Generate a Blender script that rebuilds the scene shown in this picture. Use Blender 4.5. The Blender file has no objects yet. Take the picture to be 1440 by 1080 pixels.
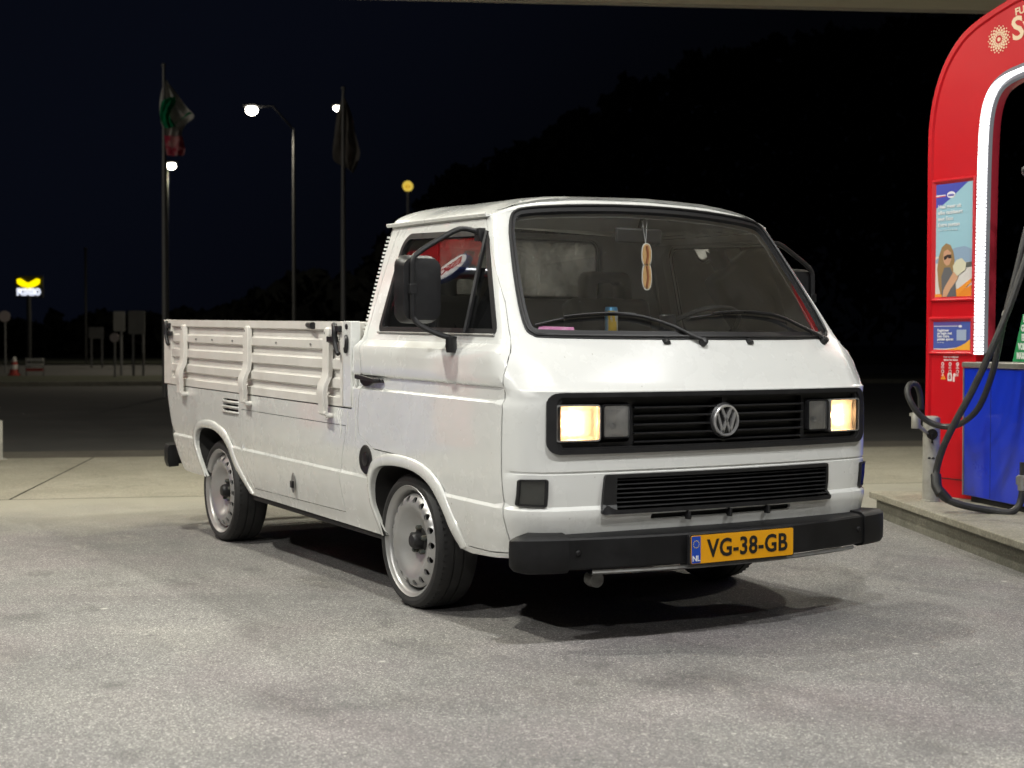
import bpy, bmesh, math, random
import numpy as np
from mathutils import Vector, Matrix
from mathutils.geometry import delaunay_2d_cdt
random.seed(7)
PI = math.pi
scene = bpy.context.scene
# =========================================================== camera
CAMLOC = Vector((5.65478, -3.72898, 1.16496)); YAW, PITCH, ROLL, FPX = 2.605234, -0.0291135, 0.0022144, 2034.47
_cy, _sy, _cp, _sp = math.cos(YAW), math.sin(YAW), math.cos(PITCH), math.sin(PITCH)
FW = Vector((_cy*_cp, _sy*_cp, _sp)); _r = Vector((_sy, -_cy, 0)); _u = _r.cross(FW)
RT = _r*math.cos(ROLL) + _u*math.sin(ROLL); UP = -_r*math.sin(ROLL) + _u*math.cos(ROLL)
cam_data = bpy.data.cameras.new('camera'); cam = bpy.data.objects.new('camera', cam_data); scene.collection.objects.link(cam)
mw = Matrix((RT, UP, -FW)).transposed().to_4x4(); mw.translation = CAMLOC; cam.matrix_world = mw
cam_data.sensor_width = 36; cam_data.lens = 36*FPX/1440; cam_data.clip_start = .05; cam_data.clip_end = 2000
cam_data.dof.use_dof = True; cam_data.dof.focus_distance = 6.6; cam_data.dof.aperture_fstop = 3.6
scene.camera = cam
# =========================================================== world, view
w = bpy.data.worlds.new('World'); scene.world = w; w.use_nodes = True
wn = w.node_tree; wn.nodes.clear()
wo = wn.nodes.new('ShaderNodeOutputWorld'); wb = wn.nodes.new('ShaderNodeBackground')     # moonless night sky, navy
wb.inputs['Strength'].default_value = 1
tcw = wn.nodes.new('ShaderNodeTexCoord'); dpw = wn.nodes.new('ShaderNodeVectorMath'); dpw.operation = 'DOT_PRODUCT'; dpw.inputs[1].default_value = (-.50, -.52, .70)   # faint town glow to the west, up the dome
mrw = wn.nodes.new('ShaderNodeMapRange'); mrw.interpolation_type = 'SMOOTHSTEP'; mrw.inputs['From Min'].default_value = .10; mrw.inputs['From Max'].default_value = .46
crw = wn.nodes.new('ShaderNodeMix'); crw.data_type = 'RGBA'; crw.inputs['A'].default_value = (.0006, .0007, .0011, 1); crw.inputs['B'].default_value = (.0021, .0028, .0058, 1)
wn.links.new(tcw.outputs['Generated'], dpw.inputs[0]); wn.links.new(dpw.outputs['Value'], mrw.inputs['Value']); wn.links.new(mrw.outputs[0], crw.inputs['Factor']); wn.links.new(crw.outputs['Result'], wb.inputs['Color'])
wn.links.new(wb.outputs[0], wo.inputs['Surface'])
scene.view_settings.view_transform = 'Standard'; scene.view_settings.look = 'None'
scene.view_settings.exposure = 0; scene.view_settings.gamma = 1; scene.view_settings.use_curve_mapping = False
# canopy lamps: the fixtures under the canopy roof (position, watts, colour)
CANOPY_Z = 4.70
LAMPS = [((3.1, -1.3), 135, (.99, .99, .98)), ((3.7, 1.7), 112, (.99, .99, .98)), ((-1.2, -3.3), 185, (1.0, .98, .88)),
         ((-1.6, 1.0), 120, (1.0, .98, .88)), ((-5.2, -1.4), 155, (1.0, .965, .79)), ((-4.6, 3.4), 150, (1.0, .965, .79)),
         ((6.2, -5.4), 165, (1.0, .985, .97)), ((2.0, -5.6), 180, (1.0, .99, .96)), ((-1.6, 7.4), 140, (1.0, .95, .82))]
# =========================================================== helpers
COL = scene.collection
def ray(a, b):
    return (FW*FPX + RT*(a-720) + UP*(540-b)).normalized()
def at(a, b, dist):
    """point seen at photo pixel (a, b), dist metres ahead"""
    d = ray(a, b); return CAMLOC + d*(dist/d.dot(FW))
def on_z(a, b, z=0):
    d = ray(a, b); return CAMLOC + d*((z-CAMLOC.z)/d.z)
def on_y(a, b, y):
    d = ray(a, b); return CAMLOC + d*((y-CAMLOC.y)/d.y)

def link(o, parent=None):
    COL.objects.link(o)
    if parent is not None:
        o.parent = parent
        L = parent.get('_loc')
        if L is not None: o.matrix_parent_inverse = Matrix.Translation(Vector(L)).inverted()
    return o
def thing(name, label, cat, loc, group=None):
    o = bpy.data.objects.new(name, None); COL.objects.link(o); o.location = loc; o.empty_display_size = .2
    o['label'] = label; o['category'] = cat; o['_loc'] = [loc[0], loc[1], loc[2]]
    if group: o['group'] = group
    return o
def tag(o, label=None, cat=None, group=None, kind=None):
    if label: o['label'] = label
    if cat: o['category'] = cat
    if group: o['group'] = group
    if kind: o['kind'] = kind
    return o
def copy_tree(o, loc_delta, label=None, parent=None, top=True):
    """copy of a thing and of its parts, moved by loc_delta (a matrix)"""
    c = o.copy(); COL.objects.link(c)
    if top:
        c.matrix_world = loc_delta @ Matrix.Translation(o.location)
        if label: c['label'] = label
    else:
        inv = o.matrix_parent_inverse.copy(); c.parent = parent; c.matrix_parent_inverse = inv
    for ch in [x for x in COL.objects if x.parent == o]: copy_tree(ch, None, None, c, False)
    return c

K = .015                       # the body sits nose-down by this slope
def shear(p): return (p[0], p[1], p[2]-K*p[0])

class MB:
    def __init__(s, xf=None): s.v = []; s.f = []; s.xf = xf
    def add(s, vs, fs):
        n = len(s.v); s.v += [tuple(v) for v in vs]; s.f += [tuple(i+n for i in f) for f in fs]; return s
    def box(s, c, d, rz=0, m=None):
        hx, hy, hz = d[0]/2, d[1]/2, d[2]/2; vs = []
        for x in (-hx, hx):
            for y in (-hy, hy):
                for z in (-hz, hz):
                    p = Vector((x, y, z))
                    if rz: p = Matrix.Rotation(rz, 3, 'Z') @ p
                    if m is not None: p = m @ p
                    vs.append(p + Vector(c))
        return s.add(vs, [(0,1,3,2),(4,6,7,5),(0,4,5,1),(2,3,7,6),(0,2,6,4),(1,5,7,3)])
    def bx(s, x0, x1, y0, y1, z0, z1): return s.box(((x0+x1)/2, (y0+y1)/2, (z0+z1)/2), (x1-x0, y1-y0, z1-z0))
    def grid(s, P, closed_u=False, closed_v=False):
        """P[i][j] points"""
        nu, nv = len(P), len(P[0]); vs = [p for r in P for p in r]; fs = []
        for i in range(nu if closed_u else nu-1):
            for j in range(nv if closed_v else nv-1):
                i2, j2 = (i+1) % nu, (j+1) % nv
                fs.append((i*nv+j, i2*nv+j, i2*nv+j2, i*nv+j2))
        return s.add(vs, fs)
    def tube(s, path, r, n=8, closed=False, caps=True):
        path = [Vector(p) for p in path]; m = len(path); rows = []
        up = None
        for i, p in enumerate(path):
            if closed: t = path[(i+1) % m]-path[i-1]
            else: t = path[min(i+1, m-1)]-path[max(i-1, 0)]
            t.normalize()
            if up is None:
                up = Vector((0, 0, 1)) if abs(t.z) < .9 else Vector((1, 0, 0))
            a = t.cross(up).normalized(); up = a.cross(t).normalized()
            rr = r[i] if isinstance(r, (list, tuple)) else r
            rows.append([p + a*math.cos(2*PI*k/n)*rr + up*math.sin(2*PI*k/n)*rr for k in range(n)])
        s.grid(rows, closed, True)
        if caps and not closed:
            b = len(s.v)-m*n
            s.f.append(tuple(range(b, b+n))); s.f.append(tuple(reversed(range(b+(m-1)*n, b+m*n))))
        return s
    def lathe(s, prof, o, ax, n=32, closed=False):
        """prof: (radius, distance along ax)"""
        ax = Vector(ax).normalized(); o = Vector(o)
        a = ax.orthogonal().normalized(); b = ax.cross(a)
        rows = [[o + ax*d + (a*math.cos(2*PI*k/n)+b*math.sin(2*PI*k/n))*r for k in range(n)] for r, d in prof]
        return s.grid(rows, closed, True)
    def prism(s, pts, fn, d0, d1):
        """2D outline pts extruded between depths d0, d1; fn(a, b, d) -> 3D"""
        n = len(pts)
        s.add([fn(a, b, d0) for a, b in pts]+[fn(a, b, d1) for a, b in pts],
              [tuple(range(n))[::-1], tuple(range(n, 2*n))]+[(i, (i+1) % n, n+(i+1) % n, n+i) for i in range(n)])
        return s
    def sphere(s, c, r, n=12, m=8, sc=(1, 1, 1)):
        rows = []
        for i in range(m+1):
            t = PI*i/m
            rows.append([(c[0]+r*sc[0]*math.sin(t)*math.cos(2*PI*k/n), c[1]+r*sc[1]*math.sin(t)*math.sin(2*PI*k/n), c[2]+r*sc[2]*math.cos(t)) for k in range(n)])
        return s.grid(rows, False, True)
    def build(s, name, mat, parent=None, smooth=True, bevel=0, angle=35, merge=False, seg=2):
        vs = [s.xf(v) for v in s.v] if s.xf else s.v
        me = bpy.data.meshes.new(name); me.from_pydata([tuple(v) for v in vs], [], s.f)
        bm = bmesh.new(); bm.from_mesh(me)
        if merge: bmesh.ops.remove_doubles(bm, verts=bm.verts, dist=1e-5)
        bmesh.ops.recalc_face_normals(bm, faces=bm.faces)
        bm.to_mesh(me); bm.free()
        me.materials.append(mat)
        if smooth:
            me.polygons.foreach_set('use_smooth', [True]*len(me.polygons)); me.set_sharp_from_angle(angle=math.radians(angle))
        o = bpy.data.objects.new(name, me); link(o, parent)
        if bevel:
            md = o.modifiers.new('bevel', 'BEVEL'); md.width = bevel; md.segments = seg; md.limit_method = 'ANGLE'; md.angle_limit = math.radians(40)
        return o

def rrect(a0, a1, b0, b1, r, n=5):
    P = []
    for cx, cy, t0 in ((a1-r, b1-r, 0), (a0+r, b1-r, 90), (a0+r, b0+r, 180), (a1-r, b0+r, 270)):
        for k in range(n+1):
            t = math.radians(t0+90*k/n); P.append((cx+r*math.cos(t), cy+r*math.sin(t)))
    return P
def circle(ca, cb, r, n=24, rb=None): return [(ca+r*math.cos(2*PI*k/n), cb+(rb or r)*math.sin(2*PI*k/n)) for k in range(n)]
def smooth_path(pts, n=6, closed=False):
    """Catmull-Rom"""
    P = [Vector(p) for p in pts]; out = []; m = len(P)
    for i in range(m if closed else m-1):
        if closed: p0, p1, p2, p3 = P[i-1], P[i], P[(i+1) % m], P[(i+2) % m]
        else: p0, p1, p2, p3 = P[max(i-1, 0)], P[i], P[i+1], P[min(i+2, m-1)]
        for k in range(n):
            t = k/n
            out.append(.5*((2*p1)+(p2-p0)*t+(2*p0-5*p1+4*p2-p3)*t*t+(3*p1-p0-3*p2+p3)*t**3))
    if not closed: out.append(P[-1])
    return out
def inside(pt, poly):
    x, y = pt; c = False; j = len(poly)-1
    for i in range(len(poly)):
        xi, yi = poly[i]; xj, yj = poly[j]
        if (yi > y) != (yj > y) and x < (xj-xi)*(y-yi)/(yj-yi)+xi: c = not c
        j = i
    return c
def inside_np(X, poly):
    c = np.zeros(len(X), bool); j = len(poly)-1
    for i in range(len(poly)):
        xi, yi = poly[i]; xj, yj = poly[j]
        if yi != yj:
            m = ((yi > X[:, 1]) != (yj > X[:, 1])) & (X[:, 0] < (xj-xi)*(X[:, 1]-yi)/(yj-yi)+xi); c ^= m
        j = i
    return c
def dist_np(X, poly):
    D = np.full(len(X), 9.)
    for i in range(len(poly)):
        a = np.array(poly[i-1]); b = np.array(poly[i]); ab = b-a; L = ab@ab
        if L < 1e-14: continue
        t = np.clip(((X-a)@ab)/L, 0, 1); D = np.minimum(D, np.linalg.norm(X-(a+t[:, None]*ab), axis=1))
    return D
def resample(poly, step, closed=True):
    out = []
    n = len(poly)
    for i in range(n if closed else n-1):
        a, b = poly[i], poly[(i+1) % n]; L = math.hypot(b[0]-a[0], b[1]-a[1])
        if L < 1e-6: continue
        k = max(1, int(math.ceil(L/step)))
        for q in range(k): out.append((a[0]+(b[0]-a[0])*q/k, a[1]+(b[1]-a[1])*q/k))
    if not closed: out.append(tuple(poly[-1]))
    return out
def cdt(outline, holes, du, dz, zrows=()):
    loops = [outline]+list(holes); verts = []; edges = []
    for L in loops:
        n = len(verts); verts += L; edges += [(n+i, n+(i+1) % len(L)) for i in range(len(L))]
    A = np.array(outline); lo, hi = A.min(0), A.max(0)
    zs = list(np.arange(lo[1]+dz/2, hi[1], dz)); zs = [z for z in zs if all(abs(z-q) > dz*.35 for q in zrows)]+[q for q in zrows if lo[1] < q < hi[1]]
    G = np.array([(x, z) for z in zs for x in np.arange(lo[0]+du/2, hi[0], du)])
    if len(G):
        m = inside_np(G, outline)
        for h in holes: m &= ~inside_np(G, h)
        G = G[m]; d = dist_np(G, outline)
        for h in holes: d = np.minimum(d, dist_np(G, h))
        G = G[d > .004]; verts = verts+[tuple(g) for g in G]
    r = delaunay_2d_cdt([Vector(v) for v in verts], edges, [], 0, 1e-6)
    vo, fo = r[0], r[2]
    cen = np.array([[sum(vo[i][k] for i in f)/len(f) for k in (0, 1)] for f in fo])
    m = inside_np(cen, outline)
    for h in holes: m &= ~inside_np(cen, h)
    return [tuple(v) for v in vo], [tuple(f) for f, ok in zip(fo, m) if ok]
def panel(name, mapf, outline, holes, mat, parent, du=.03, dz=.03, zrows=(), thick=.014, off=0.0, xf=shear, step=.025, edge=True):
    outline = resample(outline, step); holes = [resample(h, step) for h in holes]
    vo, fo = cdt(outline, holes, du, dz, zrows)
    def P(a, b): return Vector(xf(mapf(a, b)))
    def N(a, b):
        e = 2e-3; n = (P(a+e, b)-P(a-e, b)).cross(P(a, b+e)-P(a, b-e)); return n.normalized()
    s = mapf_sign(mapf, outline)
    vs = [P(a, b)+N(a, b)*s*off for a, b in vo]; fs = [f for f in fo]
    n0 = len(vs); nf = len(fs)
    if edge:
        for L in [outline]+holes:
            b0 = len(vs); m = len(L)
            for a, b in L:
                p = P(a, b); n = N(a, b)*s; vs.append(p+n*off); vs.append(p+n*(off-thick))
            for i in range(m):
                j = (i+1) % m; fs.append((b0+2*i, b0+2*j, b0+2*j+1, b0+2*i+1))
    me = bpy.data.meshes.new(name); me.from_pydata([tuple(v) for v in vs], [], fs)
    bm = bmesh.new(); bm.from_mesh(me); bm.faces.ensure_lookup_table()
    for f in bm.faces:
        if f.index < nf:
            q = vo_dir(f, vs, P, N, vo, fo, s)
            if q: f.normal_flip()
    bm.to_mesh(me); bm.free()
    me.materials.append(mat); me.polygons.foreach_set('use_smooth', [True]*len(me.polygons)); me.set_sharp_from_angle(angle=math.radians(24))
    o = bpy.data.objects.new(name, me); link(o, parent); return o
def mapf_sign(mapf, outline): return getattr(mapf, 'sign', 1)
def vo_dir(f, vs, P, N, vo, fo, s):
    i = fo[f.index]; a = sum(vo[k][0] for k in i)/3; b = sum(vo[k][1] for k in i)/3
    f.normal_update(); return f.normal.dot(N(a, b)*s) < 0

# =========================================================== materials
def mat(name, color, rough=.5, metal=0, emit=None, estr=0, coat=0, noise=None, bump=None, spec=None, trans=0):
    m = bpy.data.materials.new(name); m.use_nodes = True; nt = m.node_tree; b = nt.nodes['Principled BSDF']
    b.inputs['Base Color'].default_value = (*color, 1); b.inputs['Roughness'].default_value = rough; b.inputs['Metallic'].default_value = metal
    if coat: b.inputs['Coat Weight'].default_value = coat; b.inputs['Coat Roughness'].default_value = .06
    if spec is not None: b.inputs['Specular IOR Level'].default_value = spec
    if trans: b.inputs['Transmission Weight'].default_value = trans
    if emit: b.inputs['Emission Color'].default_value = (*emit, 1); b.inputs['Emission Strength'].default_value = estr
    tc = nt.nodes.new('ShaderNodeTexCoord')
    if noise:      # (scale, amount, second colour)
        sc, amt, c2 = noise
        n = nt.nodes.new('ShaderNodeTexNoise'); n.inputs['Scale'].default_value = sc; n.inputs['Detail'].default_value = 6; n.inputs['Roughness'].default_value = .65
        nt.links.new(tc.outputs['Object'], n.inputs['Vector'])
        r = nt.nodes.new('ShaderNodeMapRange'); r.inputs['From Min'].default_value = .42; r.inputs['From Max'].default_value = .72; r.inputs['To Max'].default_value = amt
        nt.links.new(n.outputs['Fac'], r.inputs['Value'])
        mx = nt.nodes.new('ShaderNodeMix'); mx.data_type = 'RGBA'; mx.inputs['A'].default_value = (*color, 1); mx.inputs['B'].default_value = (*c2, 1)
        nt.links.new(r.outputs[0], mx.inputs['Factor']); nt.links.new(mx.outputs['Result'], b.inputs['Base Color'])
        r2 = nt.nodes.new('ShaderNodeMapRange'); r2.inputs['To Min'].default_value = max(rough-.08, .02); r2.inputs['To Max'].default_value = min(rough+.14, 1)
        nt.links.new(n.outputs['Fac'], r2.inputs['Value']); nt.links.new(r2.outputs[0], b.inputs['Roughness'])
    if bump:       # (scale, strength, distance)
        n = nt.nodes.new('ShaderNodeTexNoise'); n.inputs['Scale'].default_value = bump[0]; n.inputs['Detail'].default_value = 4
        nt.links.new(tc.outputs['Object'], n.inputs['Vector'])
        bp = nt.nodes.new('ShaderNodeBump'); bp.inputs['Strength'].default_value = bump[1]; bp.inputs['Distance'].default_value = bump[2]
        nt.links.new(n.outputs['Fac'], bp.inputs['Height']); nt.links.new(bp.outputs[0], b.inputs['Normal'])
    return m
def nodes(m):
    nt = m.node_tree; return nt, nt.nodes['Principled BSDF'], lambda t: nt.nodes.new(t), nt.links.new
def ramp(nt, src, stops):
    r = nt.nodes.new('ShaderNodeValToRGB'); e = r.color_ramp.elements
    while len(e) < len(stops): e.new(.5)
    for q, (p, c) in zip(e, stops): q.position = p; q.color = (*c, 1) if len(c) == 3 else c
    nt.links.new(src, r.inputs['Fac']); return r.outputs['Color']
def noise(nt, vec, scale, detail=5, rough=.6, dist=0):
    n = nt.nodes.new('ShaderNodeTexNoise'); n.inputs['Scale'].default_value = scale; n.inputs['Detail'].default_value = detail
    n.inputs['Roughness'].default_value = rough; n.inputs['Distortion'].default_value = dist; nt.links.new(vec, n.inputs['Vector']); return n.outputs['Fac']
def mixc(nt, f, a, b, mode='MIX'):
    m = nt.nodes.new('ShaderNodeMix'); m.data_type = 'RGBA'; m.blend_type = mode
    for s, v in ((m.inputs['Factor'], f), (m.inputs['A'], a), (m.inputs['B'], b)):
        if isinstance(v, (int, float)): s.default_value = v
        elif isinstance(v, tuple): s.default_value = (*v, 1)
        else: nt.links.new(v, s)
    return m.outputs['Result']
def maprange(nt, src, a, b, c, d):
    r = nt.nodes.new('ShaderNodeMapRange')
    for k, v in (('From Min', a), ('From Max', b), ('To Min', c), ('To Max', d)): r.inputs[k].default_value = v
    nt.links.new(src, r.inputs['Value']); return r.outputs[0]
def objcoord(nt, scale=None):
    tc = nt.nodes.new('ShaderNodeTexCoord')
    if not scale: return tc.outputs['Object']
    mp = nt.nodes.new('ShaderNodeMapping'); mp.inputs['Scale'].default_value = scale[:3]
    if len(scale) > 3: mp.inputs['Rotation'].default_value = (0, 0, scale[3])
    nt.links.new(tc.outputs['Object'], mp.inputs['Vector']); return mp.outputs[0]
def bumpn(nt, h, strength, dist, target):
    b = nt.nodes.new('ShaderNodeBump'); b.inputs['Strength'].default_value = strength; b.inputs['Distance'].default_value = dist
    nt.links.new(h, b.inputs['Height']); nt.links.new(b.outputs[0], target.inputs['Normal'])

def paint_material():
    m = mat('white_paint', (.74, .74, .72), .28, coat=.9); nt, b, N, L = nodes(m)
    c = objcoord(nt); base = mixc(nt, maprange(nt, noise(nt, c, 1.6, 4), .40, .75, 0, .15), (.738, .748, .722), (.68, .685, .64))
    st = noise(nt, objcoord(nt, (14, 14, 1.2)), 1.0, 5, .7)          # faint vertical run-off streaks
    base = mixc(nt, maprange(nt, st, .54, .78, 0, .035), base, (.45, .43, .36))
    sp = N('ShaderNodeSeparateXYZ'); L(c, sp.inputs[0])
    low = maprange(nt, sp.outputs['Z'], .62, .25, 0, 1)              # road dirt thrown up along the sills
    mul = N('ShaderNodeMath'); mul.operation = 'MULTIPLY'; L(low, mul.inputs[0]); L(maprange(nt, noise(nt, c, 5, 8, .7), .36, .75, .04, .40), mul.inputs[1])
    base = mixc(nt, mul.outputs[0], base, (.34, .31, .24))
    spots = noise(nt, c, 60, 2, .5); base = mixc(nt, maprange(nt, spots, .74, .78, 0, .5), base, (.25, .22, .18))
    L(base, b.inputs['Base Color']); L(maprange(nt, noise(nt, c, 7, 6), .3, .7, .20, .32), b.inputs['Roughness'])
    bumpn(nt, noise(nt, c, 5, 2), .04, .02, b)
    return m
PAINT = paint_material()
BOARD = mat('white_board_paint', (.68, .66, .62), .42, noise=(5, .5, (.52, .50, .45)), bump=(30, .1, .003))
BLACKP = mat('black_plastic', (.010, .010, .011), .42, noise=(14, .5, (.022, .022, .023)), bump=(220, .12, .001))
BLACKG = mat('black_gloss', (.012, .012, .013), .22)
BUMP = mat('bumper_plastic', (.006, .006, .0065), .5, spec=.3, noise=(9, .8, (.015, .015, .016)), bump=(260, .2, .001))
RUBBER = mat('seal_rubber', (.012, .012, .013), .45)
DARK = mat('underbody_dark', (.012, .011, .010), .8)
CABIN = mat('cabin_grey', (.50, .50, .48), .7, noise=(6, .5, (.40, .40, .385)))
SEAT = mat('seat_fabric', (.02, .02, .022), .8, bump=(300, .3, .001))
DASH = mat('dashboard', (.035, .036, .04), .6, bump=(200, .2, .001))
CHROME = mat('chrome', (.62, .62, .62), .28, .75)
STEEL = mat('wheel_steel', (.48, .48, .475), .34, .55, noise=(7, .4, (.36, .33, .28)))
METAL = mat('dull_metal', (.35, .35, .34), .45, .6, noise=(12, .6, (.18, .17, .15)))
def tyre_material():
    m = mat('tyre_rubber', (.02, .02, .02), .62, noise=(20, .6, (.045, .043, .04)), bump=(90, .1, .002)); return m
TYRE = tyre_material()
def glass_material(name, tint, refl=.0, dirt=.05, rough=.0, specks=True, gain=1.6):
    m = bpy.data.materials.new(name); m.use_nodes = True; nt = m.node_tree; nt.nodes.clear(); N = nt.nodes.new; L = nt.links.new
    out = N('ShaderNodeOutputMaterial'); tr = N('ShaderNodeBsdfTransparent'); tr.inputs[0].default_value = (*tint, 1)
    gl = N('ShaderNodeBsdfGlossy'); gl.inputs['Roughness'].default_value = rough; gl.inputs[0].default_value = (1, 1, 1, 1)
    fr = N('ShaderNodeFresnel'); fr.inputs['IOR'].default_value = 1.52
    ad = N('ShaderNodeMath'); ad.operation = 'MULTIPLY_ADD'; ad.inputs[1].default_value = gain; ad.inputs[2].default_value = refl; L(fr.outputs[0], ad.inputs[0])
    mx = N('ShaderNodeMixShader'); L(ad.outputs[0], mx.inputs[0]); L(tr.outputs[0], mx.inputs[1]); L(gl.outputs[0], mx.inputs[2])
    df0 = N('ShaderNodeBsdfDiffuse'); df0.inputs[0].default_value = (.55, .56, .57, 1); dt = N('ShaderNodeBsdfTranslucent'); dt.inputs[0].default_value = (.55, .55, .52, 1)
    df = N('ShaderNodeMixShader'); L(df0.outputs[0], df.inputs[1]); L(dt.outputs[0], df.inputs[2])
    c = objcoord(nt)
    film = maprange(nt, noise(nt, objcoord(nt, (3, 3, 1.2)), 2.5, 6, .65, .6), .35, .8, dirt*.2, dirt)
    if specks:
        vo = N('ShaderNodeTexVoronoi'); vo.inputs['Scale'].default_value = 42; L(c, vo.inputs['Vector'])
        cutoff = maprange(nt, vo.outputs['Distance'], .06, .12, .75, 0)
        wn_ = N('ShaderNodeSeparateColor'); L(vo.outputs['Color'], wn_.inputs[0]); keep = maprange(nt, wn_.outputs[0], .88, .9, 0, 1)
        mu = N('ShaderNodeMath'); mu.operation = 'MULTIPLY'; L(cutoff, mu.inputs[0]); L(keep, mu.inputs[1])
        a2 = N('ShaderNodeMath'); a2.operation = 'MAXIMUM'; L(mu.outputs[0], a2.inputs[0]); L(film, a2.inputs[1]); film = a2.outputs[0]
    m2 = N('ShaderNodeMixShader'); L(film, m2.inputs[0]); L(mx.outputs[0], m2.inputs[1]); L(df.outputs[0], m2.inputs[2]); L(m2.outputs[0], out.inputs[0])
    return m
WSGLASS = glass_material('windscreen_glass', (.95, .96, .95), 0, .055, gain=2.2)
SIDEGLASS = glass_material('side_glass', (.80, .82, .80), .0, .02, specks=False, gain=1.0)
REARGLASS = glass_material('rear_glass', (.8, .8, .8), .02, .5)
LENS = glass_material('lamp_lens', (.9, .9, .88), .03, .05, .03, False)
SMOKE = glass_material('smoked_lens', (.34, .34, .33), .0, .05, .12, False, .5)
# ---------- shape of the cab skin: half contour at height z, u runs from the centre of the nose round the corner and back
def interp(t, tab):
    if t <= tab[0][0]: return tab[0][1]
    for (a, va), (b, vb) in zip(tab, tab[1:]):
        if t <= b: return va + (vb - va) * (t - a) / (b - a)
    return tab[-1][1]
HW = [(.30,.892),(.345,.905),(.42,.918),(.52,.928),(.534,.928),(.546,.918),(.60,.924),(.80,.929),(.940,.929),(.952,.915),(1.000,.915),(1.008,.927),
      (1.02,.930),(1.125,.928),(1.140,.922),(1.168,.886),(1.18,.880),(1.25,.860),(1.45,.806),(1.62,.757),(1.70,.729),(1.80,.690)]
XN = [(.30,1.00),(.36,1.03),(.43,1.055),(.515,1.074),(.534,1.072),(.548,1.058),(.60,1.063),(.672,1.066),(.675,1.061),(.681,1.061),(.684,1.066),(.90,1.067),(.965,1.067),
      (.990,1.066),(.998,1.056),(1.03,1.039),(1.10,1.000),(1.19,.948),(1.76,.538),(1.80,.500)]
BW = [(1.0,.084),(1.10,.12),(1.20,.19),(1.80,.20)]
RC = [(.985,.192),(1.0,.165),(1.06,.145),(1.12,.118),(1.155,.085),(1.19,.054),(1.80,.050)]
CREASE = [(.992,0),(1.005,.75),(1.13,.85),(1.175,.3),(1.195,0)]     # the edge of the flat panel under the windscreen
U1, U2 = .83, .98
def corner(z, groove=True):
    hw = interp(z, HW)
    if not groove and .94 < z < 1.01: hw = .929
    r = interp(z, RC); b = interp(z, BW); x0 = interp(z, XN)
    y1 = hw - r; x1 = x0 - b*y1*y1; x2 = x1 - r*1.1
    return hw, r, b, x0, y1, x1, x2
def skin_h(u, z):
    """(x, y) for u >= 0"""
    hw, r, b, x0, y1, x1, x2 = corner(z)
    if u <= U1:
        y = u/U1*y1; return x0 - b*y*y, y
    if u <= U2:
        if .94 < z < 1.012:
            hw = hw + (.929-hw)*(1-(u-U1)/(U2-U1))
        t = (u-U1)/(U2-U1); k = .6
        sx, sy = -2*b*y1, 1.0
        cr = interp(z, CREASE)
        if cr: L_ = max(hw-y1, 1e-6); sx = sx*(1-cr)+cr*(x2-x1)/L_*.75
        ax, ay = x1 + sx*r*k, y1 + sy*r*k
        bx, by = x2 + (x1-x2)*k, hw
        m = 1-t
        return (m**3*x1+3*m*m*t*ax+3*m*t*t*bx+t**3*x2, m**3*y1+3*m*m*t*ay+3*m*t*t*by+t**3*hw)
    return x2-(u-U2), hw
def skin(u, z):
    s = 1 if u >= 0 else -1
    x, y = skin_h(abs(u), z)
    return (x, s*y, z)
def u_front(y, z):
    c = corner(z); a = abs(y); s = 1 if y >= 0 else -1
    if a <= c[4]: return y/c[4]*U1
    lo, hi = U1, U2
    for _ in range(30):
        m = (lo+hi)/2
        if skin_h(m, z)[1] < a: lo = m
        else: hi = m
    return s*(lo+hi)/2
def u_side(x, z):
    c = corner(z)
    if x <= c[6]: return U2 + c[6]-x
    lo, hi = U1, U2
    for _ in range(30):
        m = (lo+hi)/2
        if skin_h(m, z)[0] > x: lo = m
        else: hi = m
    return (lo+hi)/2
# =========================================================== the pickup
truck = thing('pickup_truck', 'white single-cab pickup truck with drop-side bed and lit headlights parked under the canopy', 'pickup truck', (-1.1, 0, 0))
ZR = [.345, .515, .534, .546, .94, .952, 1.0, 1.008, 1.02, 1.125, 1.14, 1.168]
FR = [.515, .534, .548, .672, .6755, .681, .684, .965, .990, .998, 1.03, 1.19]
def sidepoly(pts, side, step=.02): return [(side*u_side(x, z), z) for x, z in resample(pts, step)]
def frontpoly(pts, step=.03): return [(u_front(y, z), z) for y, z in resample(pts, step)]
def inset(poly, d):
    """moves a closed outline inwards by d"""
    n = len(poly); area = sum(poly[i-1][0]*poly[i][1]-poly[i][0]*poly[i-1][1] for i in range(n)); s = 1 if area > 0 else -1; out = []
    for i in range(n):
        a, b, c = Vector(poly[i-1]), Vector(poly[i]), Vector(poly[(i+1) % n])
        e1 = (b-a).normalized(); e2 = (c-b).normalized(); nn = (Vector((-e1.y, e1.x))+Vector((-e2.y, e2.x)))
        if nn.length < 1e-6: nn = Vector((-e1.y, e1.x))
        nn.normalize(); k = max(.5, nn.dot(Vector((-e1.y, e1.x)))); out.append(tuple(b+nn*(s*d/k)))
    return out
def roundpoly(pts, r, n=4):
    out = []; m = len(pts)
    for i in range(m):
        a, b, c = Vector(pts[i-1]), Vector(pts[i]), Vector(pts[(i+1) % m])
        d1 = (a-b); d2 = (c-b); q = min(r, d1.length*.45, d2.length*.45); p0 = b+d1.normalized()*q; p2 = b+d2.normalized()*q
        for k in range(n+1):
            t = k/n; out.append(tuple(p0*(1-t)**2+b*2*t*(1-t)+p2*t*t))
    return out

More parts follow.
